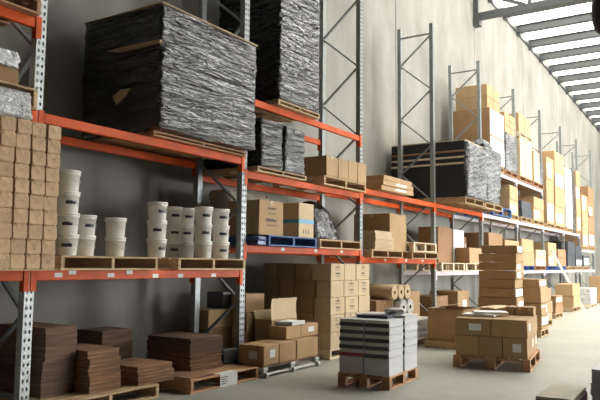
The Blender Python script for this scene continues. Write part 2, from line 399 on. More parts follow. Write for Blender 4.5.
for bay, lv in LEVELS.items():
    for k, (z, m) in enumerate(lv):
        r, L = beam(bay, k, z, m, True)
        if (bay, k) == (1, 0):
            for px, py in ((58.5, 275), (72.5, 272.3), (111, 275.2), (129.5, 272), (155.5, 275.8), (180.5, 275.8), (213.5, 275.8)):
                p = atX(px, py, XR + 0.001); link('location_label', LABELM, r, (0.001, p.y - (POSTY[1] + 0.052), min(max(p.z - (z - BH), .03), .085)))
        if (bay, k) in ((2, 0), (3, 0), (0, 0)):
            for t in (0.27, 0.55, 0.8): link('location_label', LABELM, r, (0.001, L * t, 0.06))
        beam(bay, k, z, m, False)

# ------------------------------------------------------------------ builders
def cbox_mesh(name, dx, dy, dz, m, bevel=0.006, jit=0.0):
    """box with its base centre at the origin, softened edges and slightly uneven corners"""
    mb = MB().box(-dx / 2, dx / 2, -dy / 2, dy / 2, 0, dz)
    if jit:
        mb.v = [(x + random.uniform(-jit, jit), y + random.uniform(-jit, jit), z if z == 0 else z - random.uniform(0, jit)) for x, y, z in mb.v]
    return mb.mesh(name, m, bevel=min(bevel, dz * 0.2))
PRINTS = []
def print_mesh(k):
    mb = MB(); rnd = random.Random(k)
    y = -0.09
    for row, h in ((0.06, 0.022), (0.02, 0.012), (-0.05, 0.03), (-0.085, 0.01)):
        y = -rnd.uniform(0.05, 0.09)
        while y < 0.07:
            w = rnd.uniform(0.006, 0.02); mb.box(0, 0.0012, y, y + w, row, row + h * rnd.uniform(0.6, 1)); y += w + rnd.uniform(0.004, 0.012)
    return mb.mesh('print', 'print')
for k in range(3): PRINTS.append(print_mesh(k))
def carton(label, X1, Y0, Y1, z0, z1, depth, group=None, m='card', tape='tape', sticker=(), prnt=False, rz=None, name='carton', cat='carton', jit=0.004, seam='x'):
    """X1: aisle-side face; extends depth towards the wall"""
    dx, dy, dz = depth, Y1 - Y0, z1 - z0
    o = tag(link(name, cbox_mesh(name, dx, dy, dz, m, jit=jit)), label, cat, group)
    o.location = (X1 - depth / 2, (Y0 + Y1) / 2, z0); o.rotation_euler = (0, 0, random.uniform(-.008, .008) if rz is None else rz)
    e = 0.0015
    if tape:
        d = min(0.07, dz * 0.35); w = min(0.05, dx * .15)
        mb = MB()
        if seam == 'x':
            mb.box(-dx / 2 - e, dx / 2 + e, -w / 2, w / 2, dz - 0.001, dz + e)
            for s in (-1, 1): mb.box(s * dx / 2 - e, s * dx / 2 + e, -w / 2, w / 2, dz - d, dz)
        else:
            mb.box(-w / 2, w / 2, -dy / 2 - e, dy / 2 + e, dz - 0.001, dz + e)
            for s in (-1, 1): mb.box(-w / 2, w / 2, s * dy / 2 - e, s * dy / 2 + e, dz - d, dz)
        link('tape', mb.mesh('tape', tape), o)
    for s in sticker:
        if s == 'x': mb = MB().box(dx / 2 - .001, dx / 2 + 0.003, -dy * .1, dy * .25, dz * .35, dz * .75)
        else: mb = MB().box(-dx * .1, dx * .25, -dy / 2 - 0.003, -dy / 2 + .001, dz * .3, dz * .7)
        link('label', mb.mesh('label', 'paper'), o)
    if prnt:
        p = link('print', PRINTS[int(prnt) % 3], o, (dx / 2 + 0.002, 0, dz * .55)); k = min(dy / 0.24, dz / .28, 1.6); p.scale = (1, k, k)
    return o
def pxbox(xl, xr, yt, z0, Xf):
    """aisle-side face seen between columns xl..xr with its top edge at row yt (left end)"""
    zt = atX(xl, yt, Xf).z; row = atX(xl, yt, Xf)
    return atX(xl, yt + 4, Xf).y, atX(xr, yt + 4, Xf).y, z0, zt
PCACHE = {}
def pallet(label, X1, Y0, Y1, z0, depth, m='wood', h=0.145, rz=0.0, blocks=False, group='pallets', nb=7):
    dx, dy = depth, Y1 - Y0
    key = (round(dx, 2), round(dy, 2), m, h, blocks, nb)
    if key not in PCACHE:
        tb = 0.02; parts = []
        bw = dx / nb * 0.78
        board = MB().box(-bw / 2, bw / 2, -dy / 2, dy / 2, 0, tb).mesh('deck_board', m, bevel=0.003)
        for i in range(nb): parts.append(('deck_board', board, (-dx / 2 + bw / 2 + i * (dx - bw) / (nb - 1), 0, h - tb)))
        lo = MB().box(-bw / 2, bw / 2, -dy / 2, dy / 2, 0, tb).mesh('bottom_board', m, bevel=0.003)
        sw = 0.085 if blocks else 0.045
        if blocks:
            runner = MB().box(-dx / 2, dx / 2, -sw / 2, sw / 2, 0, tb).mesh('stringer_board', m, bevel=0.003)
            blk = MB().box(-sw * .6, sw * .6, -sw / 2, sw / 2, 0, h - 3 * tb).mesh('block', m, bevel=0.004)
            for j in (-1, 0, 1):
                yy = j * (dy / 2 - sw / 2)
                parts.append(('stringer_board', runner, (0, yy, h - 2 * tb)))
                for i in (-1, 0, 1): parts.append(('block', blk, (i * (dx / 2 - sw * .6), yy, tb)))
        else:
            stg = MB().box(-dx / 2, dx / 2, -sw / 2, sw / 2, 0, h - 2 * tb).mesh('stringer', m, bevel=0.004)
            for j in (-1, 0, 1): parts.append(('stringer', stg, (0, j * (dy / 2 - sw / 2), tb)))
        for i in (-1, 0, 1): parts.append(('bottom_board', lo, (i * (dx / 2 - bw / 2), 0, 0)))
        PCACHE[key] = parts
    r = tag(empty('pallet', (X1 - dx / 2, (Y0 + Y1) / 2, z0), rz), label, 'pallet', group)
    for n, me, loc in PCACHE[key]: link(n, me, r, loc)
    return r
def wrap_mesh(name, dx, dy, dz, m, seed, amp=0.016, nseg=54, mseg=48, slope=0.10, close_top=True, pinch=0.0):
    """a stretch-wrapped block: a ring of vertices around the load with creases running around it"""
    mb = MB(); r = 0.05; per = []
    def corner(cx, cy, a0):
        for k in range(4): a = a0 + k * PI / 6; per.append((cx + r * math.cos(a), cy + r * math.sin(a), math.cos(a), math.sin(a)))
    hx, hy = dx / 2 - r, dy / 2 - r
    def side(p, q, nx, ny, n):
        for k in range(1, n): t = k / n; per.append((p[0] + (q[0] - p[0]) * t, p[1] + (q[1] - p[1]) * t, nx, ny))
    ny_ = max(6, int(nseg * dy / (dx + dy))); nx_ = max(6, nseg - ny_)
    corner(hx, -hy, -PI / 2); side((dx / 2, -hy), (dx / 2, hy), 1, 0, ny_)
    corner(hx, hy, 0); side((hx, dy / 2), (-hx, dy / 2), 0, 1, nx_)
    corner(-hx, hy, PI / 2); side((-dx / 2, hy), (-dx / 2, -hy), -1, 0, ny_)
    corner(-hx, -hy, PI); side((-hx, -dy / 2), (hx, -dy / 2), 0, -1, nx_)
    n = len(per)
    for j in range(mseg + 1):
        t = j / mseg; z = dz * t
        for (x, y, nx, ny) in per:
            s = x * ny - y * nx
            u = z + slope * s
            d = amp * (noise.noise((s * 1.6 + nx * 5, u * 16 + seed, ny * 7)) + 0.7 * noise.noise((s * 3.1 + ny * 3, u * 34 - s * 1.5, seed + nx)) + 0.8 * noise.noise((x * 1.4, y * 1.4, z * 2 + seed)))
            d += -0.012 + pinch * noise.noise((x * .9 + seed, y * .9, z * .9))
            if j in (0, mseg): d -= 0.03
            mb.v.append((x + nx * d, y + ny * d, max(0.0, z + (0 if j in (0, mseg) else amp * .5 * noise.noise((x * 4, y * 4, z * 9))))))
    for j in range(mseg):
        for k in range(n):
            a = j * n; b = a + n; mb.f.append((a + k, a + (k + 1) % n, b + (k + 1) % n, b + k))
    mb.f.append(tuple(mseg * n + k for k in range(n))); mb.f.append(tuple(reversed(range(n))))
    return mb.mesh(name, m, smooth=True)
def wrapped(label, X1, Y0, Y1, z0, z1, depth, m='film_black', seed=0, top=True, group=None, name='wrapped_load', **kw):
    dx, dy, dz = depth, Y1 - Y0, z1 - z0
    o = tag(link(name, wrap_mesh(name, dx, dy, dz, m, seed, **kw)), label, 'wrapped load', group)
    o.location = (X1 - dx / 2, (Y0 + Y1) / 2, z0)
    if top:
        link('top_sheet', MB().box(-dx / 2 + .005, dx / 2 - .005, -dy / 2 + .005, dy / 2 - .005, dz + .001, dz + .014).mesh('top_sheet', 'card_light', bevel=0.002), o)
    return o
def bundle(label, X1, Y0, Y1, z0, z1, depth, m='sheet', t=0.012, off=0.008, group=None, name='cardboard_bundle', cat='cardboard bundle', rz=0.0, lean=(0, 0)):
    dx, dy = depth, Y1 - Y0; mb = MB(); z = z0; dz = z1 - z0
    n = max(2, int(round(dz / t))); cur = [0.0, 0.0]
    for i in range(n):
        if random.random() < 0.3: cur = [random.uniform(-off, off), random.uniform(-off, off)]
        ox, oy = cur[0] + random.uniform(-.002, .002) + lean[0] * i / n, cur[1] + random.uniform(-.002, .002) + lean[1] * i / n
        mb.box(-dx / 2 + ox, dx / 2 + ox, -dy / 2 + oy, dy / 2 + oy, dz * i / n, dz * (i + 0.86) / n)
    o = tag(link(name, mb.mesh(name, m)), label, cat, group); o.location = (X1 - dx / 2, (Y0 + Y1) / 2, z0); o.rotation_euler = (0, 0, rz)
    return o

# ------------------------------------------------------------------ bay 0: far left
L1 = 1.365
pallet('timber pallet high at the far left under the film-topped brown box', XR + .08, 2.58, 3.885, 2.88, 1.1, 'wood', h=.2)
b = carton('brown box under crumpled clear film on the high left pallet', XR + .02, 3.2, 3.72, 3.082, 3.24, .6, m='card_brown', tape=None)
wrapped('crumpled clear film bundle on top of the brown box, far left', XR + .03, 2.95, 3.73, 3.243, 3.40, .62, 'film_clear', 3, top=False, amp=.02, mseg=14, pinch=.05)
wrapped('clear plastic sheet bundle hanging over the left beam above kraft packages', XR + .19, 3.25, 3.80, 2.7455, 3.0, .10, 'film_clear', 8, top=False, amp=.02, pinch=.07, mseg=14, nseg=30, name='plastic_sheet')
pallet('timber pallet on the topmost left beam at the picture corner', XR + .1, 2.5, 3.86, 3.80, 1.1, 'wood_red')
wrapped('dark film-wrapped load cut off by the top left picture corner', XR + .06, 2.6, 3.84, 3.946, 5.0, 1.05, 'film_black', 5, mseg=30)
# kraft packages: four columns visible, ten rows, on the lowest beam
def kraft_mesh(seed, w=.149, d=.17, h=.134):
    mb = MB(); n = 5
    bm = bmesh.new(); bmesh.ops.create_cube(bm, size=1.0)
    bmesh.ops.subdivide_edges(bm, edges=list(bm.edges), cuts=3, use_grid_fill=True)
    for v in bm.verts:
        x, y, z = v.co; q = Vector((x, y, z))
        f = 1 - 0.05 * (abs(2 * x) ** 6 * abs(2 * y) ** 6 + abs(2 * y) ** 6 * abs(2 * z) ** 6)
        dn = noise.noise((x * 3 + seed * 7, y * 3, z * 3)) * 0.005
        v.co = Vector((x * d * f + dn, y * w * f + dn * .4, (z + .5) * h * (0.995 if z > .49 else 1)))
    me = bpy.data.meshes.new('kraft_package'); bm.to_mesh(me); bm.free(); me.materials.append(M['kraft'])
    return me
tag(link('plywood_board', MB().box(XR - .5, XR + .2, 3.2, 3.885, L1, L1 + .012).box(XR + .012, XR + .2, 3.885, 4.1, L1, L1 + .012).mesh('plywood_board', 'wood')), 'thin plywood board under the kraft paper packages', 'board')
KM = [kraft_mesh(k) for k in range(5)]
def fold_mesh(seed):
    r = random.Random(seed); mb = MB(); w, h = .152, .134; x = .085
    a = r.uniform(.4, .6); mb.quad((x + .001, -w * .47, .012), (x + .006, -w * .02, h * a), (x + .001, -w * .47, h * .93))
    mb.quad((x + .001, w * .47, .012), (x + .001, w * .47, h * .93), (x + .006, w * .04, h * a))
    mb.box(x, x + .005, -w * .46, w * .46, .01, .014 + h * r.uniform(.05, .3))
    return mb.mesh('end_fold', 'kraft')
FM = [fold_mesh(k) for k in range(4)]
COLN = ['rightmost', 'second from right', 'third from right', 'fourth from right', 'leftmost']
yk1 = 4.085
for c in range(5):
    for r in range(10):
        o = link('kraft_package', KM[(c * 3 + r) % 5], None, (XR + .108 + random.uniform(-.012, .008), yk1 - .078 - c * .159 + random.uniform(-.003, .003), L1 + .0125 + r * .1365), random.uniform(-.02, .02))
        tag(o, 'kraft paper package, %s column, %s row up, of the left stack' % (COLN[c], ORD[r]), 'paper package', 'kraft paper packages stacked on the left beam')
        link('end_fold', FM[(c + r * 2) % 4], o)
# ------------------------------------------------------------------ bay 1
pallet('pale timber pallet on the lower beam under the left buckets', XR + .09, 4.22, 5.53, L1, 1.06, 'wood')
pallet('pale timber pallet on the lower beam under the right bucket stacks', XR + .09, 5.86, 7.145, L1, 1.06, 'wood')
BZ = L1 + 0.1455
def bucket_parts(R=.115, h=.217):
    body = MB().lathe([(R * .86, 0), (R * .88, .004), (R * .97, h - .045), (R * 1.04, h - .045), (R * 1.04, h - .032), (R * .98, h - .030), (R * .985, h - .014)], 28).mesh('bucket', 'plastic_white', smooth=False)
    lid = MB().lathe([(R * 1.05, h - .022), (R * 1.06, h - .004), (R * 1.03, h), (R * .97, h), (R * .95, h - .006), (R * .3, h - .006)], 28).mesh('lid', 'plastic_white')
    for me in (body, lid):
        for p in me.polygons: p.use_smooth = len(p.vertices) == 4
    lab = MB(); k = 7; a0, a1 = -.48, .48
    for i in range(k):
        a, b = a0 + (a1 - a0) * i / k, a0 + (a1 - a0) * (i + 1) / k; zz0, zz1 = .088, .122
        r0, r1 = R * .93 + .0015, R * .95 + .0015
        lab.quad((r0 * math.cos(a), r0 * math.sin(a), zz0), (r0 * math.cos(b), r0 * math.sin(b), zz0), (r1 * math.cos(b), r1 * math.sin(b), zz1), (r1 * math.cos(a), r1 * math.sin(a), zz1))
    lab = lab.mesh('label', 'label_black')
    pts = [(R * 1.05 * math.cos(t) * .55, R * 1.06 * (1 if True else 0) * math.sin(t), h - .04 - .09 * math.cos(t) ** 2) for t in [PI / 2 - PI * i / 12 for i in range(13)]]
    pts = [(R * 1.07 * math.cos(t), R * 1.07 * math.sin(t), h - .04 - .085 * math.cos(t)) for t in [PI / 2 - PI * i / 14 for i in range(15)]]
    han = MB().tube(pts, .0028, 5).mesh('handle', 'wire')
    return body, lid, lab, han
BB = bucket_parts()
def bucket(label, x, y, z, lab=True, ang=0.0, han=0.9, s=1.0):
    o = tag(link('bucket', BB[0], None, (x, y, z), ang), label, 'bucket', 'white buckets on the pallets'); o.scale = (s, s, s)
    link('lid', BB[1], o)
    if lab: link('label', BB[2], o, (0, 0, 0))
    h = link('handle', BB[3], o); h.rotation_euler = (0, 0, han)
    return o
def bucket_stack(where, px, n, X, faces, s=1.0, ztop=None):
    p = atX(px, 235, X); r = X
    for k in range(n):
        lv = {0: 'bottom', n - 1: 'top'}.get(k, 'middle' if n == 3 else ('second' if k == 1 else 'third'))
        toC = math.atan2(0 - p.y, 0 - X)
        ang = (faces[k] if faces[k] is not None else 0) + toC
        bucket('%s white bucket of the %s' % (lv, where), X + random.uniform(-.004, .004), p.y + random.uniform(-.004, .004), BZ + k * .2175 * s, faces[k] is not None, ang, 1.2 + random.uniform(-.3, .3), s)
bucket_stack('four-high stack beside the kraft packages', 66.5, 4, -5.72, [0.0, .0, .3, None], 1.0)
bucket_stack('two-high stack against the four-high one', 84, 2, -5.82, [None, .5], 1.0)
bucket_stack('lone two-high stack mid pallet', 115.5, 2, -5.85, [None, None], 1.0)
bucket_stack('leftmost three-high stack past the pallet gap', 156.5, 3, -5.75, [.7, .05, .6], 1.0)
bucket_stack('rear three-high stack, left one', 172.5, 3, -6.05, [.3, .3, .3], 1.0)
bucket_stack('rear three-high stack, right one', 186, 3, -6.05, [None, .2, .3], 1.0)
bucket_stack('front three-high stack, second from the post', 203, 3, -5.70, [None, .35, .35], 1.0)
bucket_stack('front three-high stack nearest the post', 220.5, 3, -5.72, [.4, .35, .35], 1.0)
# wrapped load on the upper level of bay 1
UL = 2.89
pallet('dark-edged timber pallet under the big black wrapped load', -5.50, 5.40, 7.12, UL, 1.1, 'wood_red', h=.062)
W1 = wrapped('big black film-wrapped block with a cardboard top above the buckets', -5.34, 5.32, 7.15, UL + .0635, 4.40, 1.36, 'film_black', 1, nseg=90, mseg=84, amp=.017)
for poly in ([(113, 97), (121, 90), (130, 88.5), (126, 95), (117, 105)], [(107, 51.5), (132, 45), (161, 39.5), (160, 43), (140, 48), (120, 52.5)]):
    pts = []
    for px, py in poly:
        p = atY(px, py, 5.32); pts.append((p.x - (-5.34 - .68), -.926, p.z - UL - .0635))
    mb = MB(); n = len(pts); mb.quad(*pts); mb.v += [(x, y + .04, z) for x, y, z in pts]
    for k in range(n): mb.f.append((k, (k + 1) % n, n + (k + 1) % n, n + k))
    link('torn_gap', mb.mesh('torn_gap', 'card'), W1)
# floor stacks of bay 1
pallet('timber pallet on the floor under the left cardboard stacks', -5.30, 4.06, 5.40, 0, .88, 'wood')
pallet('timber floor pallet with a white paper notice, right of the cardboard', -5.13, 5.72, 6.98, 0, 1.02, 'wood_red', h=.15)
pz = .146
def px_bundle(label, xl, xr, yt, z0, Xf, depth, yb=None, **kw):
    y0, y1, a, z1 = pxbox(xl, xr, yt, z0, Xf); return bundle(label, Xf, y0, y1, z0, z1, depth, **kw), z1, y0, y1
z_s = atX(47, 361, -5.62).z
y0 = atX(47, 345, -5.62).y; y1 = atX(80, 345, -5.62).y
bundle('lower dark cardboard bundle of the tall stack beside the near post', -5.62, y0 - .03, y1 - .04, pz, z_s, .75, t=.03, off=.02, group='cardboard bundles on the floor')
bundle('upper dark cardboard bundle of the tall stack beside the near post', -5.60, y0 - .03, y1 - .06, z_s + .002, atX(47, 328, -5.6).z, .75, t=.012, off=.004, group='cardboard bundles on the floor')
zt = [pz, .26, .345, .43, .52]
Xs = -5.43; ya = atX(87, 372, Xs).y + .03; yb = atX(121, 372, Xs).y; top2 = atX(88, 351, Xs).z
ks = 5
for k in range(ks):
    a = pz + (top2 - pz) * k / ks; c = pz + (top2 - pz) * (k + 1) / ks
    bundle('reddish cardboard bundle, %s from the floor, in the middle small stack' % ORD[k], Xs + random.uniform(-.012, .012), ya + random.uniform(-.01, .01), yb + random.uniform(-.01, .01), a + .001, c - .001, .6, 'sheet_red', .03, .02, group='cardboard bundles on the floor')
Xs = -5.38; ya = atX(138, 380, Xs).y; yb = atX(173, 380, Xs).y; top3 = atX(138, 367, Xs).z; ks = 3
for k in range(ks):
    a = pz + (top3 - pz) * k / ks; c = pz + (top3 - pz) * (k + 1) / ks
    bundle('reddish cardboard bundle, %s from the floor, in the low right stack' % ORD[k], Xs + random.uniform(-.012, .012), ya + random.uniform(-.01, .01), yb + random.uniform(-.01, .01), a + .001, c - .001, .6, 'sheet_red', .03, .02, group='cardboard bundles on the floor')
# rear stack
Xs = -6.25
yr0, yr1 = atX(99, 335, Xs).y + .05, atX(134, 335, Xs).y; zr = atX(99, 332, Xs).z
pallet('timber pallet against the wall under the rear cardboard stack', Xs + .02, yr0 - .02, yr1 + .02, 0, .5, 'wood')
bundle('dull brown cardboard stack against the wall behind the others', Xs - .02, yr0 + .02, yr1, pz, zr - .18, .45, t=.02, off=.008, group='cardboard bundles on the floor')
bundle('top bundle of the rear cardboard stack against the wall', Xs - .02, yr0 + .02, yr1, zr - .178, zr, .45, t=.014, off=.01, group='cardboard bundles on the floor')
# stack on the pallet with the notice
Xs = -5.50; ya, yb = atX(190, 355, Xs).y, atX(222, 355, Xs).y; ztp = atX(190, 339, Xs).z; lv = [.152, .22, .36, ztp]
for k, nm in enumerate(('lowest', 'middle', 'topmost')):
    bundle('%s dark cardboard bundle on the pallet with the notice' % nm, Xs + (.02, -.01, .0)[k], ya + (.0, .015, 0)[k], yb, lv[k] + .003, lv[k + 1] - .001, .68 if k == 0 else .72, ('sheet_red', 'sheet_red', 'sheet')[k], .02, .012, group='cardboard bundles on the floor')
bundle('loose brown cardboard sheet at the left of the notice pallet', -5.16, 5.74, 6.14, .152, .168, .5, 'sheet_red', .008, .006, group='cardboard bundles on the floor')
nt_ = tag(link('paper_notice', MB().box(-.001, .002, -.16, .16, 0, .15).box(-.10, .002, -.16, .16, .15, .152).mesh('paper_notice', 'paper')), 'white printed paper notice hanging over the floor pallet edge', 'notice')
nt_.location = (-5.125, 6.38, .003)
pr = link('print', MB().box(.0021, .0028, -.14, -.05, .03, .04).box(.0021, .0028, -.14, -.03, .055, .065).box(.0021, .0028, -.14, -.05, .08, .09).box(.0021, .0028, -.14, -.02, .105, .115).mesh('print', 'print'), nt_)
bn = carton('dark grey plastic box between the cardboard and the post', -5.58, atX(224, 360, -5.58).y, 7.12, .152, atX(230, 349, -5.58).z, .5, m='bin', tape=None, sticker=('y',), name='storage_box', cat='storage box')

# ------------------------------------------------------------------ bay 2
Lb = 3.76
pallet('thin timber pallet on the top beam under the high wrapped load', -5.48, 7.84, 9.0, Lb, 1.1, 'wood', h=.08)
wrapped('tall crinkled black wrapped load on the top beam cut by the picture edge', -5.45, 7.82, 8.97, Lb + .0815, 5.95, 1.2, 'film_black', 11, nseg=70, mseg=100, amp=.024, slope=.25)
Lb = 2.72
pallet('thin timber pallet under the pair of mid-height black wrapped loads', -5.48, 7.36, 8.62, Lb, 1.1, 'wood', h=.075)
wrapped('left of two mid-height black wrapped loads beside the post', -5.45, 7.40, 7.97, Lb + .0765, 3.49, 1.1, 'film_black', 14, top=False, amp=.024, mseg=44)
wrapped('right of two mid-height black wrapped loads, shinier film', -5.44, 7.99, 8.55, Lb + .0765, 3.48, 1.1, 'film_grey', 15, top=False, amp=.02, mseg=44)
pallet('timber pallet under the row of four cartons on the middle beam', -5.44, 9.08, 10.52, Lb, 1.0, 'wood')
ycs = [9.12, 9.51, 9.86, 10.19, 10.52]
for k in range(4):
    carton('tan carton, %s from the left, in the row of four above the beam' % ORD[k], -5.43, ycs[k] + .006, ycs[k + 1] - .006, Lb + .146, 3.19 + .01 * k, .8, 'four cartons in a row', tape='tape_clear' if k == 0 else 'tape')
Lb = 1.70
pallet('blue painted pallet under the two big cartons', -5.46, 7.62, 8.90, Lb, 1.05, 'wood_blue', h=.15)
carton('big yellow-tan printed carton on the left of the blue pallet', -5.5, 7.44, 8.03, Lb + .151, 2.34, .55, prnt=1, m='card')
c = carton('pale carton with a blue tape band on the blue pallet', -5.5, 8.45, 8.87, Lb + .151, 2.375, .55, m='card_light', tape=None, jit=0)  # tan carton; the paler board paints in its brightly lit aisle face
link('tape_band', MB().box(-.278, .278, -.213, .213, .215, .275).mesh('tape_band', 'tape_blue'), c)
link('print', MB().box(.276, .278, -.09, -.075, .06, .12).box(.276, .278, -.02, -.005, .06, .13).box(.276, .278, .05, .065, .06, .12).mesh('print', 'print'), c)
bgm = wrap_mesh('plastic_bag', .5, .26, .10, 'navy_cloth', 33, amp=.02, nseg=30, mseg=10, pinch=.06)
b = tag(link('plastic_bag', bgm, None, (-5.36, 7.47, Lb + .004)), 'crumpled dark blue plastic bag hanging out of the blue pallet', 'bag')
b.location = (-5.68, 7.45, Lb + .001); b.scale = (1, 1, 1.3)
wrapped('beige plastic bag bundle behind the two big cartons', -6.10, 7.5, 8.6, Lb + .151, 2.52, .35, 'bag', 21, top=False, amp=.03, mseg=24, pinch=.12, name='plastic_bundle')
pallet('timber pallet under the shiny black plastic heap', -5.46, 9.0, 10.38, Lb, 1.05, 'wood')
def heap(label, x, y, z, rx, ry, h, m, seed):
    mb = MB(); n, k = 40, 22
    for j in range(k + 1):
        t = j / k; pr = (1 - t ** 2.4) ** .5 * (1 - .25 * t)
        for i in range(n):
            a = 2 * PI * i / n; c_, s_ = math.cos(a), math.sin(a)
            sq = 1 / max(abs(c_), abs(s_)) ** .55
            f = pr * sq * (1 + .2 * noise.noise((c_ * 2, s_ * 2, t * 5 + seed)) + .10 * noise.noise((c_ * 7, s_ * 7, t * 16 + seed)))
            mb.v.append((rx * f * c_, ry * f * s_, h * t + (.02 * noise.noise((c_ * 5, s_ * 5, t * 7)) if 0 < j < k else 0)))
    for j in range(k):
        for i in range(n): mb.f.append((j * n + i, j * n + (i + 1) % n, (j + 1) * n + (i + 1) % n, (j + 1) * n + i))
    mb.f.append(tuple(range(n))[::-1])
    return tag(link('plastic_heap', mb.mesh('plastic_heap', m, smooth=True), None, (x, y, z)), label, 'plastic heap')
heap('shiny black plastic-covered heap on the pallet between carton and post', -5.92, 9.42, Lb + .146, .42, .40, .66, 'film_heap', 3)

# floor of bay 2: cartons on a dolly
XD = -5.12
zd = .155
yd = [atX(p, 360, XD).y for p in (262, 278, 295, 317)]
dl = tag(empty('dolly', (XD - .20, (yd[0] + yd[3]) / 2, 0)), 'low dolly with pale grey casters under the front row of cartons', 'dolly')
wd = yd[3] - yd[0]
link('platform', MB().box(-.19, .19, -wd / 2, wd / 2, .125, .15).mesh('platform', 'wood_red', bevel=.004), dl)
for s_ in (-1, 1): link('rail', MB().box(s_ * .19 - .02, s_ * .19 + .02, -wd / 2, wd / 2, .02, .05).mesh('rail', 'dolly_grey', bevel=.004), dl)
for s_ in (-1, 1):
    for t in (-.47, 0, .47):
        cs = link('caster', MB().box(-.025, .035, -.035, .035, .035, .125).box(-.035, .045, -.05, .05, .085, .125).mesh('caster', 'dolly_grey', bevel=.006), dl, (s_ * .19, t * wd, 0))
        link('wheel', MB().tube([(0, -.02, .035), (0, .02, .035)], .035, 14).mesh('wheel', 'dolly_grey'), cs, (0.045 * s_, 0, 0))
zr1 = atX(262, 346, XD).z
for k, nm in enumerate(('leftmost', 'middle', 'rightmost')):
    carton('%s carton of the bottom row on the low dolly' % nm, XD + .02, yd[k] + .008, yd[k + 1] - .008, zd - .004, zr1 + .004 * k, .40, 'cartons on the dolly', sticker=(('x', 'y'), (), ())[k], seam='y')
zr2 = zr1 + .012
XE = -5.22
ye = [atX(p, 338, XE).y for p in (286, 301, 318)]
zt2 = atX(286, 327, XE).z
carton('upper carton in the middle of the dolly with a dark end', XE, ye[0], ye[1] - .006, zr2, zt2, .30, 'cartons on the dolly', seam='y', m='card')
carton('upper carton on the right of the dolly with a white label', XE, ye[1] + .004, ye[2], zr2, zt2 + .005, .30, 'cartons on the dolly', sticker=('x',), seam='y')
ya, yb = atX(247, 338, -5.78).y, atX(266, 338, -5.78).y
# white book on the upper cartons
bk = tag(empty('book', (XE - .15, (ye[0] + ye[1]) / 2 + .14, zt2 + .008), .1), 'white hardback book lying on the dolly cartons', 'book')
link('cover', MB().box(-.14, .14, -.2, .2, 0, .004).box(-.14, .14, -.2, .2, .042, .046).box(-.14, -.136, -.2, .2, 0, .046).mesh('cover', 'paper'), bk)
link('pages', MB().box(-.134, .132, -.192, .192, .004, .042).mesh('pages', 'pages'), bk)
# cartons on the floor behind the post and dolly
XG = -5.95; GC = 'cartons behind the dolly'
yA, yB, yC = atX(247, 330, XG).y, atX(267, 330, XG).y, min(atX(284, 330, XG).y, 8.94)
carton('tan carton behind the dolly, resting low beside the post', XG, yA, yB, 0, .36, .28, GC, seam='y')
carton('second low tan carton behind the dolly', XG, yB + .01, yC, 0, .37, .28, GC, seam='y')
zz = atX(250, 313, XG).z
carton('shaded carton stacked behind the dolly beside the post', XG - .01, yA, atX(258, 320, XG).y, .363, zz, .27, GC)
carton('dark-ended carton behind the raised flap', XG, yB + .02, yC - .02, .373, atX(268, 312, XG).z, .28, GC, m='card_brown')
carton('topmost tan carton beside the post behind the dolly', XG - .01, yA - .02, atX(265, 300, XG).y, zz + .002, atX(250, 294, XG).z, .27, GC, seam='y')
XH = -6.26
y0, y1 = max(atX(208, 318, XH).y, 7.31), atX(238, 318, XH).y
zl = atX(208, 329, XH).z
carton('dark lower carton behind the cardboard, left of the post', XH, y0, y1 + .02, 0, zl - .004, .4, 'cartons behind the cardboard', m='card_brown')
carton('tan upper carton seen behind the rack brace, left of the post', XH, y0, y1, zl, atX(208, 310, XH).z, .36, 'cartons behind the cardboard', seam='y')
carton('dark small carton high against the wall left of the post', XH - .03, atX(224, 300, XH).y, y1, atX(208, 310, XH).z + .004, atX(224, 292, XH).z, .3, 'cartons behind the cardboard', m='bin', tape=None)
# open carton with a raised flap
XO = -5.60
y0, y1 = atX(273, 312, XO).y, atX(298, 312, XO).y
def open_carton(label, X1, Y0, Y1, z0, z1, depth, flaps, m='card', fm='card_light'):
    dx, dy, h = depth, Y1 - Y0, z1 - z0; t = .006
    o = tag(empty('open_carton', (X1 - dx / 2, (Y0 + Y1) / 2, z0)), label, 'carton')
    mb = MB().box(-dx / 2, dx / 2, -dy / 2, dy / 2, 0, t)
    for s_ in (-1, 1):
        mb.box(s_ * dx / 2 - (t if s_ > 0 else 0), s_ * dx / 2 + (0 if s_ > 0 else t), -dy / 2, dy / 2, t, h)
        mb.box(-dx / 2 + t, dx / 2 - t, s_ * dy / 2 - (t if s_ > 0 else 0), s_ * dy / 2 + (0 if s_ > 0 else t), t, h)
    link('body', mb.mesh('body', m), o)
    for side, ang, ln in flaps:           # flap rotated up from horizontal-outward by ang, bending a little
        fb = MB(); n = 6; prev = None
        for i in range(n + 1):
            a = ang - .35 * (i / n) ** 2; u = ln * i / n
            if prev is None: cu, cz = 0.0, 0.0
            else: cu += ln / n * math.cos(a); cz += ln / n * math.sin(a)
            prev = (cu, cz)
            for w in (-.5, .5):
                for tt in (0, t):
                    if side in '+x-x' and side[1] == 'x': p = ((dx / 2 + cu) * (1 if side[0] == '+' else -1), w * dy, h + cz + tt)
                    else: p = (w * dx, (dy / 2 + cu) * (1 if side[0] == '+' else -1), h + cz + tt)
                    fb.v.append(p)
        for i in range(n):
            a, b = i * 4, i * 4 + 4
            for q in ((a, a + 2, b + 2, b), (a + 1, b + 1, b + 3, a + 3), (a, b, b + 1, a + 1), (a + 2, a + 3, b + 3, b + 2)): fb.f.append(q)
        fb.f.append((n * 4, n * 4 + 2, n * 4 + 3, n * 4 + 1))
        link('flap', fb.mesh('flap', fm), o)
    return o
zo = max(zt2 + .0, .45)
carton('closed carton under the open one on the dolly back row', XO - .02, y0, y1, 0, atX(275, 329, XO).z - .004, .30, 'cartons behind the dolly')
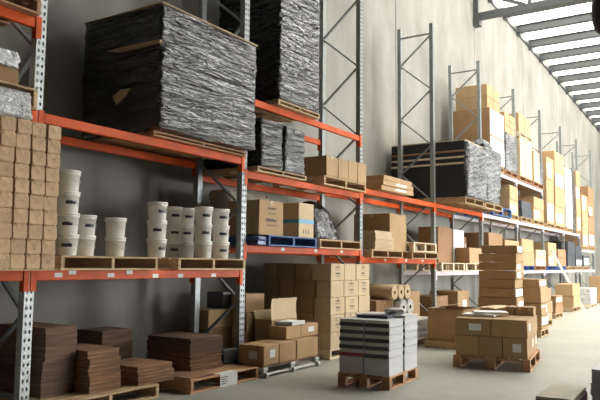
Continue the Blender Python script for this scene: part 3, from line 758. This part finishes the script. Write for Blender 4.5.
open_carton('open carton behind the dolly with one tall flap raised', XO - .02, y0, y1, atX(275, 329, XO).z, atX(275, 320, XO).z, .30, [('+x', 1.72, atX(275, 299, XO).z - atX(275, 320, XO).z), ('-x', 1.5, .12)])

# wall of cartons behind the book pallet
XC = -5.25; yw = [8.98, 9.43, 9.87, 10.31]; xw = [0, .34, .66, .98, 1.28]
pallet('pale timber pallet under the wall of cartons', XC - .01, 8.99, 10.30, 0, 1.26, 'wood_pale')
zw0 = .146; hw = (1.46 - zw0) / 5
for r in range(5):
    yw = [8.98, 9.43 + random.uniform(-.09, .07), 9.87 + random.uniform(-.07, .07), 10.31]; xw = [0, .34 + random.uniform(-.06, .04), .66 + random.uniform(-.04, .04), .98 + random.uniform(-.05, .05), 1.28]
    for i in range(4):
        for j in range(3):
            where = '%s column, aisle side' % ('left', 'middle', 'right')[j] if i == 0 else ('%s from the aisle, shaded end' % ORD[i] if j == 0 else '%s row back, %s column, inside' % (ORD[i], ('left', 'middle', 'right')[j]))
            sh = .02 if r % 2 else 0
            carton('printed carton, %s, row %s up, in the carton wall' % (where, ORD[r]), XC - xw[i] - .006 + random.uniform(-.003, .003), yw[j] + .009, yw[j + 1] - .009, zw0 + r * hw + .001, zw0 + (r + 1) * hw - .001, xw[i + 1] - xw[i] - .018, 'cartons of the carton wall', prnt=(1 + (r + j) % 3) if i == 0 and (r * 2 + j) % 3 else False, m='card_light' if i == 0 else 'card', seam='x', tape='tape_clear' if (r + j) % 2 else 'tape')  # aisle-side cartons get paler board, their lit faces put into the colour

# ------------------------------------------------------------------ bay 3
Lb = 2.83
y0, y1 = atX(382, 180, -5.42).y, atX(412, 184, -5.42).y
for k in range(3):
    z0 = Lb + .001 + k * .095
    b_ = carton('flat carton, %s, in the flat pile on the upper beam beside the post' % ('lowest', 'middle', 'topmost')[k], -5.40 + .015 * (k % 2), y0 + .01 * k, y1 - .02 * k, z0, z0 + .092, 1.05, 'flat cartons on the upper beam', m='card', tape='tape_clear', sticker=('x',) if k < 2 else (), rz=-.03 + .02 * k)
Lb = 1.58
y0, y1 = atX(372, 250, -5.5).y, atX(403, 250, -5.5).y
pallet('timber pallet under the leaning sheet pile and large carton', -5.5, max(y0, 10.70), y1, Lb, 1.0, 'wood')
ya = max(atX(374, 240, -5.52).y, 10.72); yb = min(atX(393, 240, -5.52).y, atX(390, 226, -5.6).y - .01); zt_ = atX(376, 230, -5.52).z
for k in range(3):
    a = Lb + .146 + (zt_ - Lb - .146) * k / 3; c = Lb + .146 + (zt_ - Lb - .146) * (k + 1) / 3
    bundle('pale flat-packed sheet bundle, %s in the pile before the carton' % ('lowest', 'middle', 'topmost')[k], -5.5 - .02 * k, ya + .05 * k, yb - .01, a + .001, c - .001, .34, 'card_light', .022, .015, group='flat-packed sheets in bay three')
yc0, yc1 = atX(390, 226, -5.6).y, atX(406.5, 226, -5.6).y
carton('large tan carton with taped seam behind the sheet pile', -5.6, yc0, yc1, Lb + .146, atX(390, 213, -5.6).z, .8, m='card', tape='tape_clear', seam='y')
y2, y3 = atX(409.5, 253, -5.5).y, atX(436, 253, -5.5).y
pallet('lower of two stacked empty pallets beside the bare frame', -5.5, y2 + .12, 14.08, Lb, 1.0, 'wood')
pallet('upper of two stacked empty pallets beside the bare frame', -5.46, y2 + .12, 13.9, Lb + .1465, 1.0, 'wood_pale', h=.19, blocks=True)
# paper rolls
pallet('timber pallet on the floor under the film-wrapped rolls', -5.25, 11.0, 12.45, 0, 1.1, 'wood')
ROLL = None
def paper_roll(label, x1, y, z, r, ln, m='card_light', core=True, group='paper rolls'):
    o = tag(empty('paper_roll', (x1, y, z)), label, 'paper roll', group)
    mb = MB(); n = 24; rc = r * .3; L_ = ln
    for xx, rr in ((0, rc), (0, r * .97), (-.004, r), (-L_ + .004, r), (-L_, r * .97), (-L_, rc), (0, rc)):
        for k in range(n): a = 2 * PI * k / n; mb.v.append((xx, rr * math.cos(a), r + rr * math.sin(a)))
    for j in range(6):
        for k in range(n): mb.f.append((j * n + k, (j + 1) * n + k, (j + 1) * n + (k + 1) % n, j * n + (k + 1) % n))
    link('wound_paper', mb.mesh('wound_paper', m), o)
    cb = MB(); 
    for xx, rr in ((.001, rc * .98), (.001, rc * .75), (-L_, rc * .75)):
        for k in range(n): a = 2 * PI * k / n; cb.v.append((xx, rr * math.cos(a), r + rr * math.sin(a)))
    for j in range(2):
        for k in range(n): cb.f.append((j * n + k, j * n + (k + 1) % n, (j + 1) * n + (k + 1) % n, (j + 1) * n + k))
    link('core', cb.mesh('core', 'card_brown'), o)
    return o
rr = .135
for k in range(4):
    paper_roll('film-wrapped lower paper roll, %s from the carton wall' % ORD[k], -5.28 + .02 * (k % 2), 11.17 + k * .31, .146, .152, 1.0, 'film_clear' if k > 1 else 'card')
board_z = .146 + .304 + .01
tag(link('board', MB().box(-6.25, -5.3, 11.02, 12.42, board_z, board_z + .03).mesh('board', 'wood_pale')), 'timber board between the upper and lower paper rolls', 'board')
rz0 = .80
zc = board_z + .031
carton('brown carton under the kraft paper rolls', -5.5, 11.05, 11.75, zc, rz0 - .002, .6, m='card_brown')
for k in range(2): paper_roll('%s film-wrapped roll under the kraft paper rolls' % ('left', 'right')[k], -5.36, 11.93 + .32 * k, zc, (rz0 - .003 - zc) / 2, .9, 'film_clear')
for k in range(3):
    paper_roll('%s of three kraft paper rolls lying side by side' % ('leftmost', 'middle', 'rightmost')[k], -5.40, 11.62 + k * .295, rz0, .135, 1.0, 'card_light', group='kraft paper rolls')

# ------------------------------------------------------------------ books on a pallet in the aisle
def local_box(parent_loc, rz):
    mt = Matrix.Rotation(rz, 4, 'Z'); mt.translation = Vector(parent_loc); return mt
PBX = (-3.80, 7.70); prz = .07
pallet('small brown pallet in the aisle under the stacked books', PBX[0] + .335, PBX[1] - .49, PBX[1] + .49, 0, .67, 'wood_red', h=.15, rz=prz, blocks=True, nb=5)
mt = local_box((PBX[0], PBX[1], 0), prz)
def book_bundle(label, lx, ly, z, w, d, h, band, rz=0.0):
    p = mt @ Vector((lx, ly, z))
    o = tag(empty('book_bundle', p, prz + rz), label, 'book bundle', 'book bundles on the aisle pallet')
    mb = MB(); n = max(3, int(h / .018))
    for i in range(n):
        ox, oy = random.uniform(-.003, .003), random.uniform(-.003, .003)
        mb.box(-w / 2 + ox, w / 2 + ox, -d / 2 + oy, d / 2 + oy, h * i / n, h * (i + .93) / n)
    link('pages', mb.mesh('pages', 'pages'), o)
    if band:
        mb = MB(); e = .006
        mb.box(-w / 2 - e + .002, w / 2 - .004, -d / 2 - e, -d / 2 + .004, h * .04, h * .54)
        link('spines', mb.mesh('spines', band), o)
        if band != 'cover_red':
            mb = MB().box(w / 2 - .004, w / 2 + e, -d / 2 + .02, d / 2 - .02, h * .04, h * .14)
            link('cover_edges', mb.mesh('cover_edges', 'cover_grey'), o)
    return o
CN = [('left front', -.164, -.235), ('right front', .164, -.235), ('right rear', .178, .252), ('left rear', -.154, .252)]
for nm, lx, ly in CN:
    z = .151; hs = [.20] + [.089] * 5
    if 'rear' in nm: hs = [.20] + [.089] * 5 + [.03]
    for k, h in enumerate(hs):
        band = None if k == 0 or k == 6 else ('cover_red' if (k == 1 and nm == 'left front') else 'cover_dark')
        sh = (k - 2) * .004
        book_bundle('%s book bundle from the pallet in the %s column' % (ORD[k], nm), lx + random.uniform(-.003, .003), ly + sh + random.uniform(-.003, .003), z, .314, .455, h - .002, band, random.uniform(-.006, .006))
        z += h
p = mt @ Vector((.0, -.125, .151 + .2 + .445 + .002))
b = tag(link('book', MB().box(-.2, .2, -.11, .11, 0, .035).mesh('book', 'navy', bevel=.003), None, p, prz + .05), 'flat navy book on top of the book pallet', 'book')
p = mt @ Vector((.12, .28, .151 + .2 + .475 + .004))
pw = tag(link('plastic_wrap', wrap_mesh('plastic_wrap', .24, .26, .07, 'film_clear', 9, amp=.02, nseg=30, mseg=8, pinch=.12), None, p, .4), 'crumpled clear plastic on the rear of the book pallet', 'plastic wrap')

# ------------------------------------------------------------------ cartons on a pallet in the aisle
PCX = (-3.05, 10.19); crz = .14; mt2 = local_box((PCX[0], PCX[1], 0), crz)
pallet('brown pallet in the aisle under two layers of cartons', PCX[0] + .53, PCX[1] - .67, PCX[1] + .67, 0, 1.06, 'wood_red', h=.17, rz=crz, blocks=True)
def aisle_carton(label, mtx, lx0, lx1, ly0, ly1, z0, z1, rz, **kw):
    p = mtx @ Vector(((lx0 + lx1) / 2, (ly0 + ly1) / 2, z0)); dx, dy = lx1 - lx0, ly1 - ly0
    return carton(label, p.x + dx / 2, p.y - dy / 2, p.y + dy / 2, z0, z1, dx, rz=rz, **kw)
xs = [-.50, -.17, .16, .50]; g = 'cartons on the aisle pallet'
for j, (ya, yb, nm) in enumerate(((-.65, -.22, 'front'), (-.21, .22, 'second'), (.23, .65, 'rear'))):
    for i in range(3):
        if 0 < j and i < 2: continue
        aisle_carton('%s carton of the bottom layer, %s row, aisle carton pallet' % (('left', 'middle', 'right')[i], nm), mt2, xs[i] + .006, xs[i + 1] - .006, ya, yb, .171, .455, crz + random.uniform(-.01, .01), group=g, m='card', seam='x', sticker=('y',) if (i == 2 and j == 0) else (('x',) if j else ()))
for j, (ya, yb, nm) in enumerate(((-.65, -.22, 'front'), (-.21, .22, 'second'), (.23, .65, 'rear'))):
    for i in range(2):
        aisle_carton('%s carton of the top layer, %s row, aisle carton pallet' % (('left', 'right')[i], nm), mt2, (-.50, .006)[i], (-.006, .50)[i], ya, yb, .457, .70, crz + random.uniform(-.01, .01), group=g, m='card', seam='x', sticker=('y',) if (i == 0 and j == 0) else (('x',) if i and j == 0 else ()))
for k in range(2):
    p = mt2 @ Vector((-.24 + .14 * k, -.10 + .08 * k, .704 + .034 * k))
    o = bundle('%s flat white sheet pack on the aisle cartons' % ('lower', 'upper')[k], p.x + .24, p.y - .2, p.y + .2, p.z, p.z + .032, .48, 'paper', .011, .008, name='sheet_pack', cat='sheet pack', rz=crz + .3 * k)
for k in range(3):
    aisle_carton('small upright carton, %s, in the row of three on the aisle pallet rear' % ('left', 'middle', 'right')[k], mt2, .08 + .14 * k, .21 + .14 * k, .30, .62, .702, .83, crz, group='small cartons on the aisle pallet', m='card', tape='tape_clear', seam='y')

# ------------------------------------------------------------------ stacks standing on the floor further along the aisle
def floor_stack(what, X0, X1, Y0, Y1, rows, px, m='card', side=None, z0=0.146, pm='wood', jitter=.02, bulge=True, group=None):
    """rows: picture rows of the carton joints from the top down, read on the face nearest the camera"""
    pallet('timber floor pallet under the ' + what, X1, Y0, Y1, 0, X1 - X0, pm)
    zs = [atY(px, r, Y0).z for r in rows] + [z0]
    zs = [z for z in zs if z >= z0]; n = len(zs) - 1
    for k in range(n):
        top, bot = zs[k], zs[k + 1]
        a, b_ = random.uniform(-jitter, jitter), random.uniform(-jitter, jitter)
        o = carton('%s carton from the top of the %s' % (ORD[k], what), X1 + a * .5, Y0 + b_ * .5 + jitter * .6, Y1 + b_ * .5, bot + .001, top - .001, X1 - X0 - abs(a), group or ('cartons of the ' + what), m=m, tape=None if k else 'tape_clear', jit=.012)
        if side and k % 3 != 1:
            dx, dy, dz = X1 - X0 - abs(a), Y1 - Y0 - jitter * .6, top - bot
            link('lit_or_wrap_side', MB().box(dx / 2 - .002, dx / 2 + .006, -dy / 2 + .03, -dy / 2 + dy * random.uniform(.5, .95), dz * random.uniform(.08, .25), dz * random.uniform(.7, .92)).mesh('lit_or_wrap_side', side), o)  # white panel for film wrap, with the bright aisle-side light painted in
floor_stack('tall slab carton stack in the aisle', atY(478, 300, 12.75).x, atY(516, 300, 12.75).x, 12.75, 13.32, (245, 253, 262, 270.5, 279, 288, 297, 313, 327), 500, 'card', 'paper', jitter=.05)
floor_stack('carton stack right of the tall slab stack', atY(517, 310, 14.35).x, atY(540.5, 310, 14.35).x, 14.35, 15.0, (279, 287, 303, 315, 327), 530, 'card', 'paper', jitter=.03)
# big open carton and film-wrapped goods
pallet('timber floor pallet under the big open carton', -3.98, 11.35, 12.4, 0, .72, 'wood')
open_carton('big open carton with a curling pale flap beside the tall stack', -4.0, 11.4, 12.3, .146, atY(445, 309, 11.4).z, .66, [('+x', .22, .55), ('-x', 3.1, .3)], 'card', 'card_light')
yb0 = 11.95
pallet('pale timber floor pallet under the white film-wrapped goods', -4.80, 11.1, 12.3, 0, .42, 'wood_pale')
for k in range(3):
    carton('film-wrapped white pack, %s, between rolls and big open carton' % ('lowest', 'middle', 'topmost')[k], -4.82, 11.15, 12.25, .147 + k * .11, .255 + k * .11, .38, 'film-wrapped white packs', m='film_clear', tape=None, jit=.01)
# further floor goods
floor_stack('low white-topped carton group far along the aisle', -5.0, -4.25, 19.6, 20.5, (296, 304), 556, 'card_brown', 'paper', jitter=.03)
floor_stack('carton pair behind the slab stacks', -4.6, -3.9, 16.6, 17.6, (289, 302, 314), 541, 'card', 'paper', jitter=.03)
floor_stack('wrapped carton group beside the leaning bar', -5.0, -4.45, 23.0, 24.2, (284, 296), 568, 'card', 'film_clear', jitter=.03)
floor_stack('pale film-sided group at the far aisle', -4.9, -4.35, 25.5, 26.8, (288, 300), 583, 'film_clear', None, jitter=.03, pm='wood_pale')
floor_stack('far right carton block cut by the picture edge', -5.0, -4.2, 29.0, 30.4, (276, 289), 597, 'card', None, jitter=.02)
lb = tag(link('leaning_bar', MB().bar((-4.42, 24.6, 0.01), (-5.40, 24.55, 2.0), .07, .07).mesh('leaning_bar', 'paper')), 'long pale bar leaning against the far rack', 'bar')
# low platform and grey stack at the lower right corner
p0 = atZ(534, 396, .2); p1 = atZ(548, 383, .2)
pf = tag(empty('low_platform', (p0.x, p0.y, 0), .03), 'low maroon-edged platform with a dusty top at the bottom right', 'platform')
dl_ = p1.y - p0.y
PWD = atZ(591.5, 369, .42).x - p0.x - .06
link('edge_frame', MB().box(0, PWD, 0, dl_, .03, .17).mesh('edge_frame', 'maroon', bevel=.02), pf)
link('top_board', MB().box(.012, PWD - .012, .012, dl_ - .01, .17, .2).mesh('top_board', 'dusty', bevel=.004), pf)
for a in (.03, PWD - .1): link('foot', MB().box(a, a + .06, .03, dl_ - .03, 0, .03).mesh('foot', 'rubber'), pf)
q0 = atZ(591.5, 369, .42)
zk = [0, .15, .28, .42]
for k in range(3):
    bundle('grey sheet ream, %s of the stack at the bottom right corner' % ('lowest', 'middle', 'topmost')[k], q0.x + .66 - (.02 if k == 1 else 0), q0.y + .02 * (k == 1), q0.y + .75, zk[k] + .001, zk[k + 1], .66, 'cover_grey', .02, .006, name='sheet_ream', cat='sheet ream', group='grey sheet reams')

# ------------------------------------------------------------------ bays 4 to 9
def shelf_carton(label, xl, xr, yt, z0, Xf=-5.55, depth=.9, m='card', front=None, z1=None, **kw):
    """seen face towards the camera is the shaded end; xl..xr is its aisle-side face"""
    pm_ = atX(xl, yt + 6, Xf).y, atX(xr, yt + 6, Xf).y
    zt_ = z1 if z1 is not None else atX(xl, yt, Xf).z
    o = carton(label, Xf, pm_[0], pm_[1], z0, zt_, depth, m=m, **kw)
    if front:
        dy, dz = pm_[1] - pm_[0], zt_ - z0
        link('lit_or_wrap_side', MB().box(depth / 2 - .002, depth / 2 + .008, -dy / 2 + .02, dy / 2 - .02, dz * .04, dz * .97).mesh('lit_or_wrap_side', front), o)  # panel painting the strong light on the aisle-side face
    return o, zt_, pm_
# bay 4 upper level: black boards wrapped in film, wide into the aisle
Lb = 2.84
pallet('timber pallet under the black banded board load', -4.98, 14.42, 15.72, Lb, 1.8, 'wood')
zb = Lb + .146; X4 = -4.95; Y4a, Y4b = 14.40, 15.78; top4 = 4.27
bands = [('film_black', zb, 3.72), ('wood_pale', 3.72, 3.765), ('film_black', 3.765, 3.86), ('wood_pale', 3.86, 3.905), ('film_black', 3.905, 4.0), ('wood_red', 4.0, 4.04), ('film_black', 4.04, 4.25)]
bl = tag(empty('banded_load', (X4 - .92, (Y4a + Y4b) / 2, zb)), 'black board load with pale timber bands and crinkled film on its end', 'wrapped load')
for k, (m_, a, c) in enumerate(bands):
    e = .0 if m_ == 'film_black' else -.01
    link('board_layer' if m_ == 'film_black' else 'timber_band', MB().box(-.90 + e, .88 - e, -.68 + e, .66, a - zb, c - zb - .002).mesh('board_layer', 'rubber' if m_ == 'film_black' else m_, bevel=.006), bl)
link('top_sheet', MB().box(-.90, .90, -.68, .68, 4.25 - zb, 4.27 - zb).mesh('top_sheet', 'card_light'), bl)
fw_ = wrap_mesh('end_film', .10, 1.40, 1.24, 'film_grey', 41, amp=.03, nseg=60, mseg=50, slope=.3, pinch=.05)
link('end_film', fw_, bl, (.93, 0, 0))
pallet('timber pallet under the film-wrapped load right of the banded boards', -5.0, 15.9, 17.3, Lb, 1.4, 'wood')
wrapped('crinkled grey film-wrapped load with a black top, right of the boards', -4.97, 15.9, 17.2, zb, 4.36, 1.5, 'film_grey', 44, amp=.035, slope=.3, top=False, mseg=60, pinch=.08)
heap('black plastic bunched on top of the grey film-wrapped load', -5.3, 16.5, 4.37, .25, .4, .28, 'film_heap', 6)
# bay 5, third level: carton tower
Lc = 4.12
pallet('timber pallet on the high shelf under the carton tower', -5.52, 17.95, 19.35, Lc, 1.05, 'wood')
za = Lc + .146; zb2 = 5.80
hm = (za + zb2) / 2
carton('white-sided big carton, lower, in the high carton tower', -5.5, 18.0, 19.3, za, hm, 1.05, 'high carton tower', m='card_brown')
carton('white-sided big carton, upper, in the high carton tower', -5.5, 18.0, 19.3, hm + .002, zb2, 1.05, 'high carton tower', m='card_brown')
for o in [x for x in COL.objects if x.get('label', '').startswith('white-sided big carton')]:
    link('lit_or_wrap_side', MB().box(.523, .533, -.63, .63, .02, .74).mesh('lit_or_wrap_side', 'card_white'), o)  # white panels paint strong light onto the tower's aisle side
for k in range(2):
    for j in range(2):
        carton('%s %s carton crowning the high carton tower' % (('lower', 'upper')[k], ('near', 'far')[j]), -5.58, 18.05 + j * .6, 18.62 + j * .6, zb2 + .003 + .345 * k, zb2 + .34 + .345 * k, .9, 'crowning cartons of the tower', m='card')
pallet('timber pallet on the high shelf under the black film load', -5.52, 19.5, 20.78, Lc, 1.05, 'wood_red')
wrapped('high black film-wrapped load carrying small cartons', -5.5, 19.55, 20.75, za, 5.40, 1.05, 'film_grey', 51, top=False, amp=.03, mseg=40, slope=.3)
for r in range(3):
    for j in range(2):
        carton('small carton, row %s up, %s one, above the high black film load' % (ORD[r], ('near', 'far')[j]), -5.55, 19.6 + j * .57, 20.15 + j * .57, 5.41 + r * .2, 5.605 + r * .2, .8, 'small high cartons', m='card')
# bay 6, third level
pallet('timber pallet on the high shelf under the upright packs', -5.52, 21.0, 22.5, Lc, 1.05, 'wood_red')
for j in range(3):
    carton('tall pale upright pack, %s of three on the high shelf' % ('near', 'middle', 'far')[j], -5.5, 21.05 + j * .48, 21.5 + j * .48, za, 5.5, .95, 'tall upright packs', m='card_light', tape='tape_clear')
pallet('timber pallet lying on top of the tall upright packs', -5.48, 21.0, 22.5, 5.505, 1.05, 'wood_pale')
for j in range(2):
    carton('%s carton on the pallet above the tall upright packs' % ('near', 'far')[j], -5.52, 21.05 + j * .72, 21.74 + j * .72, 5.652, 6.25, .95, 'cartons over the upright packs', m='card')
pallet('timber pallet at the far end of the high shelf', -5.52, 22.7, 24.1, Lc, 1.05, 'wood_red')
carton('pale carton at the far end of the high shelf', -5.5, 22.75, 23.5, za, 5.3, .95, m='card_light')
wrapped('dark film bundle at the far end of the high shelf', -5.5, 23.55, 24.1, za, 5.0, .9, 'film_grey', 57, top=False, amp=.03, mseg=30)
# second level, bays 5 to 8
Lb = 2.84; zb = Lb + .1465
pallet('blue pallet standing on the pale upper beam', -5.42, 17.9, 19.7, Lb, 1.1, 'wood_blue', h=.24, blocks=True)
def tower(what, Y0, Y1, n, ztop, m='card', front='card_white', pm='wood', Xf=-5.5, z0=None, depth=1.0):
    base = Lb if z0 is None else z0
    pallet('pallet under the ' + what, Xf - .01, Y0, Y1, base, depth, pm)
    h = (ztop - base - .147) / n
    for k in range(n):
        o = carton('%s carton up in the %s' % (ORD[k], what), Xf + random.uniform(-.015, .015), Y0 + .03, Y1 - .02, base + .147 + k * h, base + .147 + (k + 1) * h - .002, depth - .05, 'cartons of the ' + what, m=m, tape=None)
        if front and k % 2 == 0:
            dx, dy = depth - .05, Y1 - Y0 - .05
            link('lit_or_wrap_side', MB().box(dx / 2 - .002, dx / 2 + .008, -dy / 2 + .03, -dy / 2 + dy * random.uniform(.5, .9), h * .12, h * random.uniform(.6, .92)).mesh('lit_or_wrap_side', front), o)  # bright light on the aisle face, added as a white panel
tower('carton pile right of the blue shelf pallet', 19.8, 20.75, 2, 3.85)
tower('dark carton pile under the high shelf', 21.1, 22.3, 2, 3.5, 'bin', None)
tower('low brown carton pile under the high shelf end', 22.6, 24.0, 2, 3.75)
tower('white-fronted tall tower right of the high shelf', 24.45, 25.6, 3, 5.35)
tower('tallest brown tower of the far bays', 25.75, 27.35, 4, 5.75)
tower('black-backed tower by the far frames', 27.75, 28.9, 3, 5.4, 'card_white', None)
wrapped('dark blue film-wrapped column between the far towers', -5.5, 29.0, 29.6, Lb + .002, 5.5, .9, 'film_black', 61, top=False, mseg=40)
tower('brown tower with a white face near the far end', 29.7, 30.6, 4, 5.5)
tower('last tower on the upper far shelf', 30.95, 32.3, 3, 4.6, z0=2.2)
tower('white-faced stack at the picture right edge', 32.4, 33.9, 4, 5.1, 'card_brown', z0=2.2)
# lowest level, bays 4 to 9
Lb = 1.32
for k in range(2):
    pallet('%s pale pallet on the lower beam below the black boards' % ('left', 'right')[k], -5.5, 14.3 + k * 1.6, 15.82 + k * 1.55, Lb, 1.0, 'wood_pale', h=.19, blocks=True)
pallet('pale pallet stacked on the left lower pallet', -5.52, 14.75, 16.0, Lb + .1915, .95, 'wood_pale', h=.16, blocks=True) if False else None
carton('dark brown carton on the lower left pale pallet beside the frame', -5.95, atX(438, 240, -5.95).y, atX(452, 240, -5.95).y, Lb + .192, 2.38, .5, m='card_brown')
tag(link('white_panel', MB().box(-6.0, -5.94, atX(453.5, 240, -5.94).y, min(atX(464, 240, -5.94).y, 17.08), Lb + .192, 2.36).mesh('white_panel', 'paper', bevel=.006)), 'white panel standing upright on the lower shelf', 'panel')
carton('narrow white-ended carton beside the white panel', -5.98, 17.12, 17.36, Lb + .192, 2.2, .5, m='card_brown', sticker=('x',))
carton('brown carton on the lower right pale pallet', -5.55, 16.3, 17.35, Lb + .192, 1.9, .36, m='card')
def low_tower(*a, **k): tower(*a, z0=1.32, **k)
low_tower('dark carton row behind the tall slab stack', 17.7, 19.0, 2, 2.35, 'card_brown', 'card_white')
low_tower('carton row behind the slab stack right end', 19.2, 20.75, 2, 2.2, 'card', 'card_white', pm='wood_blue')
low_tower('bulging brown carton pile on the blue lower pallet', 21.05, 22.5, 2, 2.3, 'card', None, pm='wood_blue')
low_tower('mixed carton pile on the red lower pallet', 22.7, 24.1, 2, 2.0, 'card_light', 'card_white', pm='wood_red')
low_tower('brown carton pile three bays from the end', 24.45, 25.8, 2, 2.3, 'card', 'card_white', pm='wood_blue')
low_tower('dark carton pile three bays from the end', 26.0, 27.4, 2, 2.1, 'card_brown', None, pm='wood_blue')
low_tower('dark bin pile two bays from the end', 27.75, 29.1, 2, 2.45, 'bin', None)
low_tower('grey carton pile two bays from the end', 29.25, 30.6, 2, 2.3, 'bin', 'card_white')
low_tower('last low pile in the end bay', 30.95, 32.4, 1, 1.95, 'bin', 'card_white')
# bay 4 floor: dark goods under the lower shelf
carton('brown carton on the floor below the pale pallets, left', -5.7, 14.4, 15.2, 0, .75, .7, m='card_brown')
carton('taped brown carton on the floor below the pale pallets, right', -5.5, 15.3, 16.1, 0, .85, .7, m='card', sticker=('x',))
carton('tan carton standing on the floor beyond the paper rolls', -5.7, 12.7, 13.5, 0, .9, .6, m='card')

# ------------------------------------------------------------------ hanging lamp at the top right corner
lp = atY(606, 14, 9.0)
lm = tag(empty('high_bay_lamp', (lp.x, lp.y, lp.z)), 'dark brown rounded high bay lamp cut off by the top right corner', 'lamp')
link('housing', MB().lathe([(.02, -.27), (.09, -.25), (.14, -.19), (.165, -.08), (.17, .05), (.165, .16), (.10, .26), (.04, .30)], 28).mesh('housing', 'dark_metal', smooth=True), lm)
link('cable', MB().tube([(0, 0, .29), (0, 0, roof_z(9) - .40 - lp.z)], .012, 8).mesh('cable', 'rubber'), lm)
link('cap', MB().lathe([(.05, .28), (.05, .36), (.02, .38)], 16).mesh('cap', 'galv_dark'), lm)
